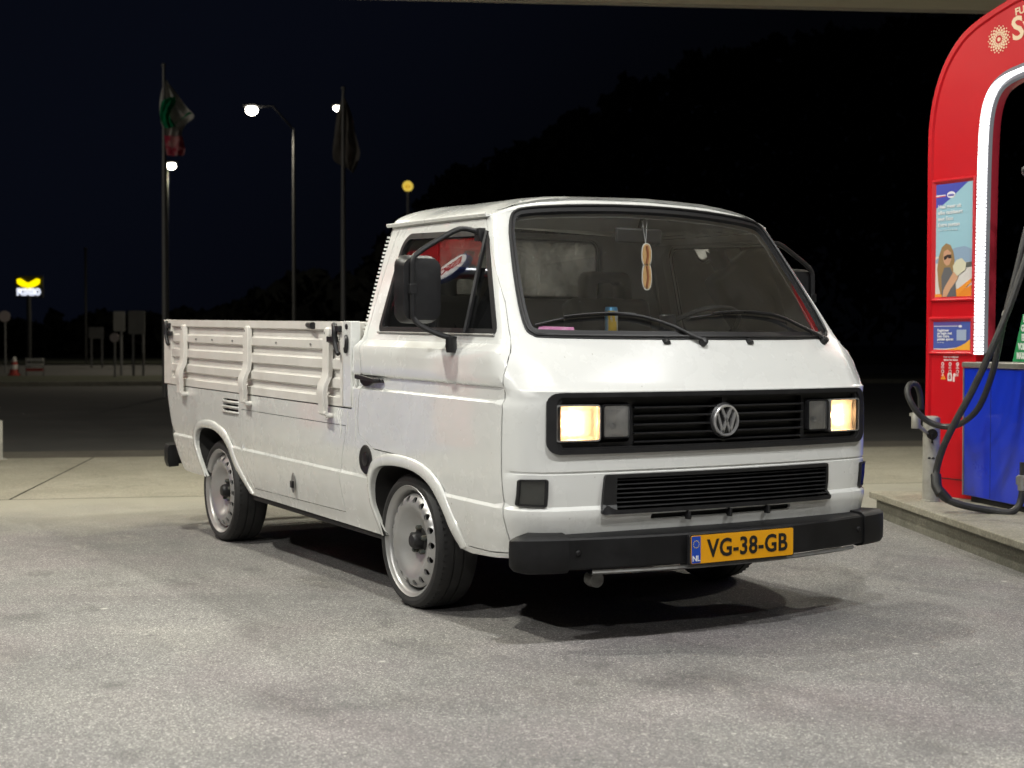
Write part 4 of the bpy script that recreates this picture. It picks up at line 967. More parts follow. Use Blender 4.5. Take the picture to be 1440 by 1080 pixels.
# apron of concrete slabs between the forecourt and the road
ap = MB(); ap.add([SP(-30, -3.9, -.012), SP(40, -3.9, -.012), SP(40, 0, -.012), SP(-30, 0, -.012)], [(0, 1, 2, 3)])
apron = ap.build('concrete_apron', DARK, None, smooth=False); apron['kind'] = 'structure'
jd = Vector((-3.75, 1.62, 0)).normalized(); je = jd-Dd*jd.dot(Dd)
e_at = (Vector((-8.75, .007, 0))-E0).dot(Ed)
for k in range(-4, 6):
    ea = e_at+k*6.6; eb = ea+6.6; sk = jd.dot(Ed)/jd.dot(Dd)*-3.9
    g = .008
    poly('slab', [SP(ea+g, -.006), SP(eb-g, -.006), SP(eb-g+sk, -3.9), SP(ea+g+sk, -3.9)], .002, CONC, None, apron)
poly('drain_gutter', [SP(-30, .006), SP(40, .006), SP(40, .95), SP(-30, .95)], -.004, concrete_material('gutter_concrete', (.11, .10, .085), (.15, .14, .115)))
poly('road', [SP(-60, .95), SP(80, .95), SP(80, 24), SP(-60, 24)], -.010, ROAD)
mb = MB(); mb.add([], [])
for e in range(-40, 60, 1): mb.box(SP(e*1.0+.5, 24.15, .03), (.99, .25, .16), rz=math.atan2(Ed.y, Ed.x))
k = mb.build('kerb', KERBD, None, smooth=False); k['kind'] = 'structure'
poly('verge', [SP(-60, 24.3), SP(80, 24.3), SP(80, 33), SP(-60, 33)], .06, mat('verge_grass', (.035, .04, .022), .95, noise=(1.5, .7, (.06, .055, .035)), bump=(20, .6, .03)))
poly('side_road', [SP(-60, 33), SP(80, 33), SP(80, 55), SP(-60, 55)], .05, ROAD)
poly('grass_bank', [SP(-80, 55.2), SP(100, 55.2), SP(100, 75), SP(-80, 75)], .12, mat('bank_grass', (.03, .035, .02), .95, noise=(1, .7, (.05, .05, .03))))

# =========================================================== pump island
IE = Vector((.8893, -.4573, 0)).normalized()       # along the near edge of the island
I0 = Vector((-1.46, 3.295, 0)); IN = Vector((-IE.y, IE.x, 0))
def IP(a, b, z=0): return I0+IE*a+IN*b+Vector((0, 0, z))
island = thing('pump_island', 'raised concrete pump island with an overhanging kerb edge under the red arch', 'pump island', IP(2, 1))
nose = [(.0, 0), (.0, .38), (.4, 2.4)]
outl = [IP(0, 0), IP(6.5, 0), IP(6.5, 3.2), IP(.35, 3.2), IP(.02, .42)]
mb = MB(); mb.prism([(p.x, p.y) for p in outl], lambda a, b, d: (a, b, d), .125, .168); isl = mb.build('top_slab', KERB, island, bevel=.006)
outl2 = [IP(.04, .04), IP(6.5, .04), IP(6.5, 3.1), IP(.38, 3.1), IP(.06, .42)]
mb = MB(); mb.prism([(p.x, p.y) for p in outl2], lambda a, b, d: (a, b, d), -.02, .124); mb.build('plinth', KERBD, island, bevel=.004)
mb = MB()
for a in (1.6, 3.9): mb.add([IP(a, .002, .169), IP(a+.006, .002, .169), IP(a+.006, 3.1, .169), IP(a, 3.1, .169)], [(0, 1, 2, 3)])
mb.build('joint', DARK, isl, smooth=False)

# =========================================================== red arch
RED = mat('red_lacquer', (.54, .0025, .010), .36, spec=.3, noise=(3, .4, (.46, .003, .014)), bump=(8, .05, .01))
RED2 = mat('red_trim', (.60, .012, .022), .35)
LED = mat('led_strip', (1, 1, 1), .5, emit=(.95, .97, 1.0), estr=1.9)
LEDB = mat('led_bar', (.10, .09, .095), .5, emit=(.85, .90, 1.0), estr=.12)
AY = 3.47
def make_arch(label, wide=False):
    t = thing('pump_arch', label, 'pump arch', (-.9, AY+.2, .17))
    W = 2.9
    O = [(-1.140,.17),(-1.131,.60),(-1.126,1.1),(-1.126,1.55),(-1.126,2.01),(-1.126,2.47),(-1.112,2.637),(-1.076,2.793),(-1.006,2.952),(-.901,3.084),(-.803,3.157),(-.673,3.215),(-.481,3.275)]+([(-.2,3.33),(.05,3.36),(.20,3.37),(.32,3.372)] if wide else [(-.38,3.293),(-.28,3.303),(-.176,3.306)])
    I = [(-.715,.17),(-.715,.60),(-.715,1.1),(-.712,1.55),(-.706,2.0),(-.700,2.34),(-.686,2.56),(-.649,2.70),(-.583,2.79),(-.485,2.84),(-.367,2.865),(-.25,2.885)]+([(-.1,2.90),(0,2.912),(.1,2.92),(.2,2.925),(.32,2.927)] if wide else [(-.235,2.8862),(-.218,2.8872),(-.198,2.8878),(-.176,2.888)])
    def mir(P): return P+[((.64 if wide else -.352)-x, z) for x, z in reversed(P[:-1])]
    O = [(p.x, p.y) for p in smooth_path([(a, b, 0) for a, b in mir(O)], 4)]; I = [(p.x, p.y) for p in smooth_path([(a, b, 0) for a, b in mir(I)], 4)]; n = len(O)
    rows = []
    dep = .075
    Or = [tuple(p) for p in inset(O+I[::-1], .0)][:n]
    def off(P, d):      # towards the middle of the band
        return [(a+(p[0]-a)*d, b+(p[1]-b)*d) for (a, b), p in zip(P, (I if P is O else O))]
    G = [[(x, AY+.02, z) for x, z in O], [(x, AY-.004, z) for x, z in O], [(x, AY-.012, z) for x, z in off(O, .02)], [(x, AY-.012, z) for x, z in off(O, .085)], [(x, AY+.0, z) for x, z in off(O, .11)], [(x, AY, z) for x, z in off(O, .5)], [(x, AY, z) for x, z in I], [(x, AY+.02, z) for x, z in I]]
    mb = MB(); mb.grid(G); mb.build('front_panel', RED, t, angle=30)
    mb = MB(); mb.grid([[(x, AY+.02, z) for x, z in O], [(x, AY+dep, z) for x, z in O], [(x, AY+dep, z) for x, z in I], [(x, AY+.02, z) for x, z in I]]); mb.build('shell', RED, t, angle=30)
    # lit edge: bar with separate diodes along the inner rim
    I2 = resample([p for p in I if p[1] > 1.02], .0245, False); 
    def edge(P, d, y):
        out = []
        for i, p in enumerate(P):
            a = Vector(P[max(i-1, 0)]); b = Vector(P[min(i+1, len(P)-1)]); q = (b-a).normalized(); out.append((p[0]+q.y*d, y, p[1]-q.x*d))
        return out
    P3 = resample([p for p in I if p[1] > 1.02], .05, False)
    mb = MB(); mb.grid([edge(P3, -.004, AY-.004), edge(P3, .0, AY-.016), edge(P3, .070, AY-.004), edge(P3, .078, AY+.02)]); bar = mb.build('led_bar', LEDB, t, angle=60)
    mb = MB()
    for p, q in zip(edge(I2, .030, AY-.020), edge(I2, .046, AY-.014)):
        mb.box(((p[0]+q[0])/2, (p[1]+q[1])/2, (p[2]+q[2])/2), (.070, .010, .0155))
    o = mb.build('diodes', LED, bar, smooth=False); o['kind'] = 'stuff'
    mb = MB(); mb.grid([edge(P3, .079, AY+.02), edge(P3, .088, AY+.05), edge(P3, .086, AY+dep)]); mb.build('inner_lining', mat('inner_red', (.42, .03, .05), .22, coat=.5), t, angle=60)
    mb = MB(); mb.bx(-1.10, -.73, AY-.004, AY+.05, .284, .290); mb.build('plinth_seam', DARK, t, smooth=False)
    return t
def frame(t, x0, x1, z0, z1, name='poster_frame', wd=.035):
    o = [(x0, z0), (x1, z0), (x1, z1), (x0, z1)]; i = [(x0+wd, z0+wd), (x1-wd, z0+wd), (x1-wd, z1-wd), (x0+wd, z1-wd)]; k = [(x0+wd*.3, z0+wd*.3), (x1-wd*.3, z0+wd*.3), (x1-wd*.3, z1-wd*.3), (x0+wd*.3, z1-wd*.3)]
    mb = MB(); mb.grid([[(a, AY-.001, b) for a, b in o], [(a, AY-.022, b) for a, b in k], [(a, AY-.022, b) for a, b in inset(k, .006)], [(a, AY-.004, b) for a, b in i]], False, True); return mb.build(name, RED2, t, smooth=False)
def flat(pts, y, name, m, parent):
    mb = MB(); mb.prism(pts, lambda a, b, d: (a, y-d, b), 0, .0006); return mb.build(name, m, parent, smooth=False)
XZ = lambda x, y, z: MX((x, y, z), (1, 0, 0), (0, 0, 1))
_fm = {}
def fm(c, r=.45, e=0):
    k = (c, r, e)
    if k not in _fm: _fm[k] = mat('print_colour', c, r, emit=c if e else None, estr=e)
    return _fm[k]
arch = make_arch('tall red lacquered arch with a white LED edge standing over the blue pump')
# poster: real flat print in a raised frame
f1 = frame(arch, -1.085, -.715, 1.428, 2.225)
x0, x1, z0, z1 = -1.052, -.750, 1.462, 2.190
flat([(x0, z0), (x1, z0), (x1, z1), (x0, z1)], AY-.004, 'poster', fm((.30, .52, .62)), arch)
def fl(p, c, k, nm='print'): return flat([(x0+a*(x1-x0), z0+b*(z1-z0)) for a, b in p], AY-.0048-.0008*k, nm, fm(c), f1)
fl([(0, .79), (.20, .82), (.45, .88), (.70, .95), (.88, 1), (0, 1)], (.055, .07, .42), 0)
fl([(0, .893), (.27, .897), (.27, .904), (0, .906)], (.75, .7, .75), 1); fl([(0, .884), (.27, .889), (.27, .896), (0, .892)], (.6, .05, .08), 1)
fl(circle(.42, .900, .115, 20, .030), (.8, .8, .8), 1); fl(circle(.42, .900, .090, 20, .021), (.75, .75, .82), 2)
fl([(0, .0), (1, .0), (1, .36), (0, .36)], (.62, .60, .58), 0); fl([(0, .33), (.3, .39), (.55, .43), (.8, .44), (1, .41), (1, .30), (0, .30)], (.25, .36, .50), 1)
fl([(.65, .29), (1, .30), (1, .255), (.65, .25)], (.10, .11, .10), 2); fl([(.55, 0), (1, 0), (1, .10), (.85, .07), (.7, .055)], (.80, .25, .02), 2); fl([(0, 0), (.6, 0), (1, .12), (1, .155), (.65, .07), (.3, .03), (0, .025)], (.85, .30, .03), 3)
# the woman of the advert: hair, face, sunglasses, shirt, arm, pale cap held up
fl([(.10, .10), (.06, .25), (.10, .36), (.18, .44), (.30, .475), (.42, .455), (.50, .40), (.54, .32), (.50, .22), (.56, .10), (.45, .02), (.16, .02)], (.30, .19, .08), 3)
fl([(.22, .34), (.24, .40), (.34, .42), (.44, .39), (.45, .33), (.40, .285), (.32, .275), (.25, .30)], (.55, .30, .19), 4); fl([(.24, .355), (.34, .372), (.45, .372), (.45, .340), (.38, .338), (.35, .352), (.32, .335), (.26, .325)], (.03, .02, .02), 5)
fl([(.20, .0), (.18, .18), (.26, .26), (.42, .26), (.55, .16), (.60, .0)], (.12, .12, .13), 4); fl([(.24, .06), (.30, .10), (.52, .22), (.66, .21), (.62, .15), (.44, .07), (.33, .0), (.22, .0)], (.58, .33, .20), 5)
fl([(.52, .22), (.50, .27), (.60, .32), (.74, .335), (.86, .29), (.84, .23), (.70, .20), (.62, .18)], (.62, .60, .45), 6)
for i, (tx, sz) in enumerate((('Haal meer uit', .0345), ('elke tankbeurt', .0345), ('met Esso', .0345), ('Extra punten', .0345))):
    text(tx, sz, XZ(x0+.022, AY-.009, z0+(.800-i*.054)*(z1-z0)), fm((.75, .78, .80)), f1, off=.0008, ax='LEFT')
text('Spaar mee met de app', .018, XZ(x0+.022, AY-.009, z0+.592*(z1-z0)), fm((.6, .7, .75)), f1, ax='LEFT')
text('esso', .026, XZ(x0+.42*(x1-x0), AY-.009, z0+.900*(z1-z0)), fm((.1, .1, .5)), f1, off=.0005)
# small landscape notice
f2 = frame(arch, -1.100, -.722, 1.085, 1.336)
X0, X1, Z0, Z1 = -1.060, -.758, 1.119, 1.300
flat([(X0-.004, Z0-.004), (X1+.004, Z0-.004), (X1+.004, Z1+.004), (X0-.004, Z1+.004)], AY-.003, 'notice', fm((.06, .10, .38)), arch)
def fl2(p, c, k): return flat([(X0+a*(X1-X0), Z0+b*(Z1-Z0)) for a, b in p], AY-.0042-.0008*k, 'print', fm(c), f2)
fl2([(0, .86), (.75, .86), (.75, 1), (0, 1)], (.10, .07, .30), 0); fl2([(0, .835), (.66, .835), (.66, .86), (0, .86)], (.7, .68, .75), 1); fl2(circle(.73, .84, .05, 14, .045), (.75, .75, .8), 1)
fl2([(.3, 0), (1, 0), (1, .38), (.85, .22), (.62, .08)], (.85, .42, .04), 1); fl2([(.0, .02), (.3, .0), (.62, .07), (.62, .09), (.3, .045), (0, .05)], (.7, .6, .55), 2)
fl2([(.64, .34), (.90, .34), (.90, .72), (.64, .72)], (.34, .42, .58), 2)
for i, tx in enumerate(('Registreer', 'en begin met', 'Esso Extra', 'punten sparen')):
    text(tx, .0235, XZ(X0+.032, AY-.008, Z0+(.70-i*.105)*(Z1-Z0)), fm((.72, .74, .8)), f2, off=.0008, ax='LEFT')
text('met de app', .0125, XZ(X0+.032, AY-.008, Z0+.27*(Z1-Z0)), fm((.5, .55, .65)), f2, ax='LEFT')
# safety pictograms printed on the panel
PR = fm((.80, .62, .62)); icons = MB(); base_ = MB()
text('Voor uw veiligheid', .0165, XZ(-.917, AY-.002, 1.074), PR, arch, off=.0006); text('tijdens het tanken', .0165, XZ(-.917, AY-.002, 1.055), PR, arch, off=.0006)
DKR = fm((.30, .01, .02))
for r_ in range(2):
    for c_ in range(3):
        cx_, cz_ = -.985+c_*.062, 1.028-r_*.048
        ic = flat(circle(cx_, cz_, .0125, 18), AY-.0008, 'safety_symbol', PR, arch)
        flat(circle(cx_, cz_, .008 if r_ else .006, 12), AY-.0018, 'inner_mark', DKR, ic) if (r_, c_) != (0, 2) else flat([(cx_-.007, cz_-.004), (cx_+.007, cz_+.005), (cx_+.007, cz_+.008), (cx_-.007, cz_-.001)], AY-.0018, 'inner_mark', DKR, ic)
        for q in range(2): text(('verboden', 'te roken', 'motor', 'afzetten', 'bellen', 'verboden', 'niet', 'vullen', 'geen', 'open vuur', 'let op', 'lekken')[(r_*3+c_)*2+q], .0075, XZ(cx_, AY-.002, cz_-.0185-q*.0075), PR, arch, off=.0004)
wsn = flat([(-1.002, .928), (-.958, .928), (-.980, .968)], AY-.0008, 'warning_symbol', fm((.85, .32, .02)), arch); flat([(-.982, .935), (-.978, .935), (-.978, .955), (-.982, .955)], AY-.002, 'mark', fm((.7, .05, .03)), wsn)
wsn = flat(rrect(-.943, -.907, .918, .970, .008), AY-.0008, 'grade_symbol', fm((.75, .7, .68)), arch); text('8', .040, XZ(-.925, AY-.002, .944), DKR, wsn, off=.001)
flat(rrect(-.900, -.884, .915, .950, .004), AY-.0008, 'nozzle_symbol', PR, arch); flat(circle(-.886, .958, .012, 12), AY-.0008, 'nozzle_symbol', PR, arch)
# sun-like dot emblem and the product name
CRM = fm((.80, .62, .42)); dots = MB(); ca, cb = -.560, 3.045
tl = math.radians(10)
def dot(mb_, x, z, r): mb_.prism(circle(x, z, r, 10), lambda a, b, d: (a, AY-.0008-d, b), 0, .0006)
dot(dots, ca, cb, .013)
for ring, (rr_, nd, rd) in enumerate(((.030, 14, .0055), (.042, 16, .0075), (.056, 16, .0080), (.070, 16, .0066), (.082, 16, .0045))):
    for k in range(nd): t_ = 2*PI*(k+.5*(ring % 2))/nd; dot(dots, ca+rr_*math.cos(t_), cb+rr_*math.sin(t_), rd)
o = dots.build('dot_emblem', CRM, arch, smooth=False)
rot = lambda x, z, a: Matrix.Translation((x, AY-.002, z)) @ Matrix.Rotation(-a, 4, 'Y') @ Matrix(((1, 0, 0, 0), (0, 0, -1, 0), (0, 1, 0, 0), (0, 0, 0, 1)))
SLOPE = math.radians(7)
def arch_text(t):
    text('Synergy', .200, rot(-.462, 3.075, SLOPE), CRM, t, off=.004, ax='LEFT', name='arch_lettering')
    text('FUEL TECHNOLOGY', .062, rot(-.438, 3.185, SLOPE), CRM, t, off=.0015, ax='LEFT', name='arch_lettering')
arch_text(arch)
# a web of old spider thread is left out

# =========================================================== blue pump cabinet
BL = mat('blue_panel', (.003, .028, .50), .28, coat=.3, noise=(4, .3, (.004, .03, .42)))
B0 = Vector((-.724, 3.384, 0)); BD = Vector((.9477, -.3190, 0)).normalized(); BN = Vector((.3190, .9477, 0))
def BP(a, b, z): return B0+BD*a+BN*b+Vector((0, 0, z))
pump = thing('fuel_pump', 'blue fuel pump cabinet with a brushed metal top rim and black hoses', 'fuel pump', BP(.7, .3, .17))
mb = MB(); mb.prism([(0, .205), (1.5, .205), (1.5, 1.008), (-.008, 1.008)], lambda a, z, d: BP(a, d, z), 0, .55); cab = mb.build('cabinet', BL, pump, bevel=.006)
mb = MB(); mb.prism([(.31, .215), (.314, .215), (.312, 1.0), (.308, 1.0)], lambda a, z, d: BP(a, -d, z), 0, .001); mb.build('panel_seam', DARK, cab, smooth=False)
mb = MB(); mb.prism([(.04, .165), (1.5, .165), (1.5, .210), (.04, .210)], lambda a, z, d: BP(a, d, z), .03, .5); mb.build('plinth', DARK, pump, smooth=False)
mb = MB(); mb.prism([(-.020, 1.010), (1.5, 1.010), (1.5, 1.052), (-.020, 1.045)], lambda a, z, d: BP(a, d, z), -.014, .58); mb.build('top_rim', mat('brushed_metal', (.45, .45, .42), .35, .8, noise=(30, .5, (.3, .3, .28))), pump, bevel=.008)
mb = MB(); mb.prism([(-.012, .205), (-.002, .205), (-.010, 1.008), (-.018, 1.008)], lambda a, z, d: BP(a, d, z), -.004, .02); mb.build('edge_trim', METAL, pump)
# green notice leaning on the cabinet
sg = thing('green_sign', 'green sign with white Dutch lines standing on the pump cabinet top', 'sign', BP(.75, .03, 1.05))
GRN = mat('sign_green', (.02, .26, .09), .4)
SGP = [(.510, 1.052), (1.05, 1.052), (1.05, 1.335), (.615, 1.335)]
mb = MB(); mb.prism(SGP, lambda a, z, d: BP(a, d, z), .02, .04); mb.build('sign_board', GRN, sg, bevel=.003)
mb = MB(); mb.prism([(p[0]*.96+.031, p[1]*.96+.048) for p in SGP], lambda a, z, d: BP(a, -d, z), -.0195, -.0190)
for i, (tx, xo) in enumerate((('MOTOR AF', .625), ('GUNSTIG', .605), ('EN GA', .610), ('VOLLEDIG', .575), ('MAX. VUL', .560))):
    text(tx, .052, MX(BP(xo, .0185, 1.304-i*.054), BD, (0, 0, 1)), fm((.75, .80, .75)), sg, off=.003, ax='LEFT', sx=.72)
# pump head behind, mostly outside the frame
mb = MB(); mb.prism([(1.15, 1.06), (1.5, 1.06), (1.5, 2.3), (1.15, 2.3)], lambda a, z, d: BP(a, d, z), .15, .5); mb.build('pump_head', fm((.05, .05, .055)), pump, bevel=.01)
# hoses
HOSE = mat('hose_rubber', (.022, .022, .022), .42, noise=(20, .6, (.05, .05, .048)), bump=(150, .2, .001))
def hp(pts): return [at(a, b, d) for a, b, d in pts]
h1 = smooth_path([BP(1.3, .2, 2.2), BP(1.05, .1, 2.30), BP(.75, .02, 2.32)]+hp([(1470,240,8.5),(1447,310,8.48),(1430,380,8.47),(1412,450,8.47),(1397,520,8.5),(1378,570,8.58),(1357,592,8.7),(1335,600,8.8),(1312,596,8.85),(1293,583,8.85),(1281,566,8.85),(1276,550,8.88),(1281,540,8.92),(1289,542,8.95),(1294,556,8.98),(1295,575,9.0)]), 6)
mb = MB(); mb.tube(h1, .0185, 10); mb.build('hose', HOSE, pump)
h2 = smooth_path([BP(1.35, .2, 2.0), BP(1.1, .05, 2.12), BP(.85, -.12, 2.15)]+hp([(1475,275,8.35),(1446,355,8.33),(1420,430,8.33),(1395,490,8.35),(1368,548,8.42),(1343,594,8.48),(1326,630,8.52),(1317,662,8.55),(1318,684,8.5),(1325,698,8.47),(1345,708,8.45),(1370,714,8.45),(1395,718,8.45),(1418,721,8.42),(1432,712,8.42),(1438,690,8.42),(1439,650,8.42)]), 6)
mb = MB(); mb.tube(h2, .021, 10); mb.build('hose', HOSE, pump)
mb = MB(); mb.tube(hp([(1316,668,8.54),(1317,684,8.5),(1323,695,8.47)]), .031, 12); mb.tube(hp([(1322,690,8.47),(1334,703,8.46)]), .026, 12); mb.build('hose_coupling', BLACKP, pump)
mb = MB(); mb.tube(hp([(1438,668,8.42),(1438.5,690,8.42)]), .030, 12); mb.box(at(1439, 676, 8.42), (.07, .05, .05)); mb.build('hose_clamp', METAL, pump, bevel=.004)
mb = MB(); mb.tube(hp([(1415.5,438,8.47),(1413.5,445,8.47)]), .0225, 12); mb.build('hose_ring', METAL, pump)
mb = MB(); mb.tube(smooth_path(hp([(1449,500,8.6),(1440,530,8.6),(1436,575,8.6),(1437,610,8.58),(1446,640,8.55)]), 5), .019, 10); mb.build('hose', HOSE, pump)
# =========================================================== bollard with the old holster
GALV = mat('galvanised', (.42, .41, .37), .5, .5, noise=(9, .8, (.24, .23, .20)), bump=(60, .1, .002))
bpos = Vector((-.816, 3.193, .168))
bol = thing('bollard', 'dented grey steel bollard with a round dark hole standing on the island edge', 'bollard', bpos)
mb = MB(); mb.lathe([(.058, 0), (.058, .008), (.053, .010), (.053, .515), (.050, .528), (.035, .536), (0, .538)], bpos, (0, 0, 1), 32); mb.build('post', GALV, bol, angle=40)
dv = (CAMLOC-bpos); dv.z = 0; dv.normalize(); sv = Vector((-dv.y, dv.x, 0))
cpos = bpos+dv*.040+sv*.004+Vector((0, 0, .425))
mb = MB(); mb.lathe([(.031, .0), (.034, .020), (.030, .024), (.027, .018), (.026, .0145), (0, .0145)], cpos, dv, 20); mb.build('socket', DARK, bol)
mb = MB(); mb.tube([bpos+dv*.058+sv*.004+Vector((0, 0, .37)), bpos+dv*.066+sv*.004+Vector((0, 0, .43))], .006, 6)
for q in (-.012, .012): mb.sphere(bpos+dv*.053+sv*q+Vector((0, 0, .275)), .010, 8, 6, (1, 1, .6))
mb.build('lug', DARK, bol)
hc = at(1288, 590, 8.98)
mb = MB(); mb.lathe([(.026, -.055), (.028, -.05), (.028, .03), (.018, .05), (.018, .07), (0, .07)], hc, (0, 0, 1), 16); mb.box(hc+Vector((0, 0, .03)), (.09, .02, .02)); mb.tube([hc+Vector((0, 0, -.02)), bpos+Vector((0, 0, .40))], .012, 8); mb.build('nozzle_holster', GALV, bol)

# =========================================================== canopy with its lamps
CA = Vector((-7.515, 3.747, 0)); CE = (Vector((-5.205, 8.549, 0))-CA).normalized(); CN = Vector((CE.y, -CE.x, 0))
def CP(a, b, z): return CA+CE*a+CN*b+Vector((0, 0, z))
canopy = thing('canopy', 'long beige canopy of ribbed soffit planks spanning high over the forecourt', 'canopy', CP(0, 6, 0))
SOF = mat('soffit_paint', (.50, .47, .38), .55, noise=(2, .4, (.42, .39, .30)))
mb = MB(); mb.prism([(CP(-16, -.0, 0).x, CP(-16, 0, 0).y), (CP(16, 0, 0).x, CP(16, 0, 0).y), (CP(16, 22, 0).x, CP(16, 22, 0).y), (CP(-16, 22, 0).x, CP(-16, 22, 0).y)], lambda a, b, d: (a, b, d), 4.76, 5.5); mb.build('canopy_body', fm((.45, .45, .43)), canopy, smooth=False)
pl = MB(); pl.box((0, 0, 0), (32, .196, .02)); first = None
for i in range(110):
    if first is None:
        first = pl.build('soffit_plank', SOF, canopy, smooth=False); o = first
    else: o = first.copy(); COL.objects.link(o)
    o.location = CP(0, .1+i*.2, 4.735); o.rotation_euler = (0, 0, math.atan2(CE.y, CE.x))
mb = MB(); mb.prism([(-.05, 4.70), (-.01, 4.70), (-.01, 5.52), (-.05, 5.52)], lambda b, z, d: CP(d, b, z), -16, 16); mb.build('fascia', fm((.40, .38, .33)), canopy, smooth=False)
LP = mat('lamp_panel', (1, 1, 1), .5, emit=(1, .96, .9), estr=14)
for i, ((lx_, ly_), watts, colr_) in enumerate(LAMPS):
    fx_ = MB(); fx_.box((lx_, ly_, CANOPY_Z+.012), (.52, .52, .03), rz=math.atan2(CE.y, CE.x)); fo_ = fx_.build('lamp_housing', fm((.6, .6, .6)), canopy, smooth=False)
    fx_ = MB(); fx_.box((lx_, ly_, CANOPY_Z-.006), (.42, .42, .006), rz=math.atan2(CE.y, CE.x)); fx_.build('lamp_panel', LP, fo_, smooth=False)
    ld = bpy.data.lights.new('canopy_light', 'AREA'); ld.shape = 'SQUARE'; ld.size = .14; ld.energy = watts; ld.color = colr_
    lo = bpy.data.objects.new('canopy_light', ld); link(lo, canopy); lo.location = (lx_, ly_, CANOPY_Z-.02); lo.rotation_euler = (0, 0, math.atan2(CE.y, CE.x))

# =========================================================== things beyond the forecourt
POLE = mat('pole_grey', (.16, .16, .16), .5, .3); HEAD = mat('lantern_grey', (.012, .012, .012), .6)
GLOW = mat('lantern_light', (1, 1, 1), .5, emit=(1.0, .93, .80), estr=25)
def street_lamp(px_, base_d, top_py, arm_px, lamp_py, label, watts=60, r=.07):
    p = at(px_, 480, base_d); p.z = 0; zt = at(px_, top_py, base_d).z
    t = thing('street_lamp', label, 'street lamp', p, 'street lamps along the road')
    mb = MB(); mb.tube([p+Vector((0, 0, -.05)), p+Vector((0, 0, zt*.5)), p+Vector((0, 0, zt))], [r, r*.8, r*.55], 10); pole = mb.build('pole', POLE, t)
    q = at(arm_px, lamp_py, base_d)
    mb = MB(); mb.tube([p+Vector((0, 0, zt-.05)), p*.6+q*.4+Vector((0, 0, 0))*0 if False else Vector((p.x*.5+q.x*.5, p.y*.5+q.y*.5, q.z+.12)), Vector((q.x, q.y, q.z+.10))], .03, 8); mb.build('arm', HEAD, t)
    mb = MB(); mb.sphere((q.x, q.y, q.z+.14), .30, 12, 6, (1, 1, .22)); mb.build('lantern', HEAD, t)
    mb = MB(); mb.sphere((q.x, q.y, q.z-.0), .19, 14, 10, (1, 1, .85)); mb.build('light_bowl', GLOW, t)
    ld = bpy.data.lights.new('street_light', 'SPOT'); ld.spot_size = math.radians(150); ld.spot_blend = .6; ld.energy = watts; ld.color = (1, .9, .7); ld.shadow_soft_size = .2
    lo = bpy.data.objects.new('street_light', ld); link(lo, t); lo.location = (q.x, q.y, q.z-.35)
    return t
street_lamp(414, 46, 182, 354, 155, 'tall street lamp whose lit arm reaches left, between the two flagpoles', 1400)
street_lamp(236, 62, 225, 241, 233, 'lit street lamp glowing just below the green and white flag', 1600)
street_lamp(485, 78, 148, 474, 152, 'far street lamp, a small light at the edge of the grey flag', 900, .05)
def cloth(name, pts_l, pts_r, d, m, parent, wave=.10, n=8):
    """cloth hanging between a left and a right edge given as photo pixels at distance d"""
    L_ = smooth_path([at(a, b, d) for a, b in pts_l], 4); R_ = smooth_path([at(a, b, d) for a, b in pts_r], 4); rows = []
    for i, (a, b) in enumerate(zip(L_, R_)):
        rows.append([a.lerp(b, k/n)+FW*wave*math.sin(k*1.6+i*.35)*(k/n+.2) for k in range(n+1)])
    mb = MB(); mb.grid(rows); m0 = len(mb.v); mb.grid([[p+FW*.006 for p in r] for r in rows]); return mb.build(name, m, parent, angle=80)
def flagpole(px_, d, top_py, label, group='flagpoles on the verge'):
    p = at(px_, 480, d); p.z = 0; zt = at(px_, top_py, d).z; t = thing('flagpole', label, 'flagpole', p, group)
    mb = MB(); mb.tube([p, p+Vector((0, 0, zt*.6)), p+Vector((0, 0, zt))], [.062, .05, .028], 12); mb.build('pole', POLE, t)
    mb = MB(); mb.sphere(p+Vector((0, 0, zt+.03)), .05, 10, 6); mb.build('finial', POLE, t); return t
t1 = flagpole(232, 30, 96, 'flagpole flying the limp green, white and red flag')
t2 = flagpole(483, 30, 128, 'flagpole flying the limp plain grey flag')
def flag_mat(name, cols, scale=3.0, seed=0):
    m = mat(name, cols[0], .8); nt, b, N, L = nodes(m); b.inputs['Subsurface Weight'].default_value = 0
    return m
def cloth_mat(name, c1, c2, sc=4):
    m = mat(name, c1, .9); nt, b, N, L = nodes(m); col = mixc(nt, maprange(nt, noise(nt, objcoord(nt), sc, 4), .4, .6, 0, 1), c1, c2)
    d = N('ShaderNodeBsdfDiffuse'); t = N('ShaderNodeBsdfTranslucent'); L(col, d.inputs[0]); L(col, t.inputs[0]); x = N('ShaderNodeMixShader'); x.inputs[0].default_value = .5
    L(d.outputs[0], x.inputs[1]); L(t.outputs[0], x.inputs[2]); L(x.outputs[0], nt.nodes['Material Output'].inputs[0]); return m
FLW = cloth_mat('flag_white', (.80, .80, .76), (.6, .6, .58)); FLG = cloth_mat('flag_green', (.02, .40, .18), (.02, .30, .14)); FLR = cloth_mat('flag_red', (.60, .06, .12), (.75, .45, .45), 8); FLK = cloth_mat('flag_grey', (.30, .28, .26), (.24, .22, .20))
fa = thing('flag', 'limp white flag with a green figure and a red lower part, hanging from its pole', 'flag', t1.location+Vector((0, 0, 4)))
cloth('cloth', [(231,112),(226,130),(224,150),(226,170),(231,188),(232,200),(234,218)], [(234,113),(247,130),(262,150),(275,165),(262,176),(254,186),(256,200)], 29.9, FLW, fa)
cloth('emblem', [(238,137),(228,142),(225,152),(225,163),(227,172),(232,181)], [(246,136),(246,142),(243,150),(240,160),(241,168),(247,178)], 29.75, FLG, fa, .06)
cloth('stripe', [(244,176),(247,172)], [(266,157),(270,159)], 29.7, FLG, fa, .03)
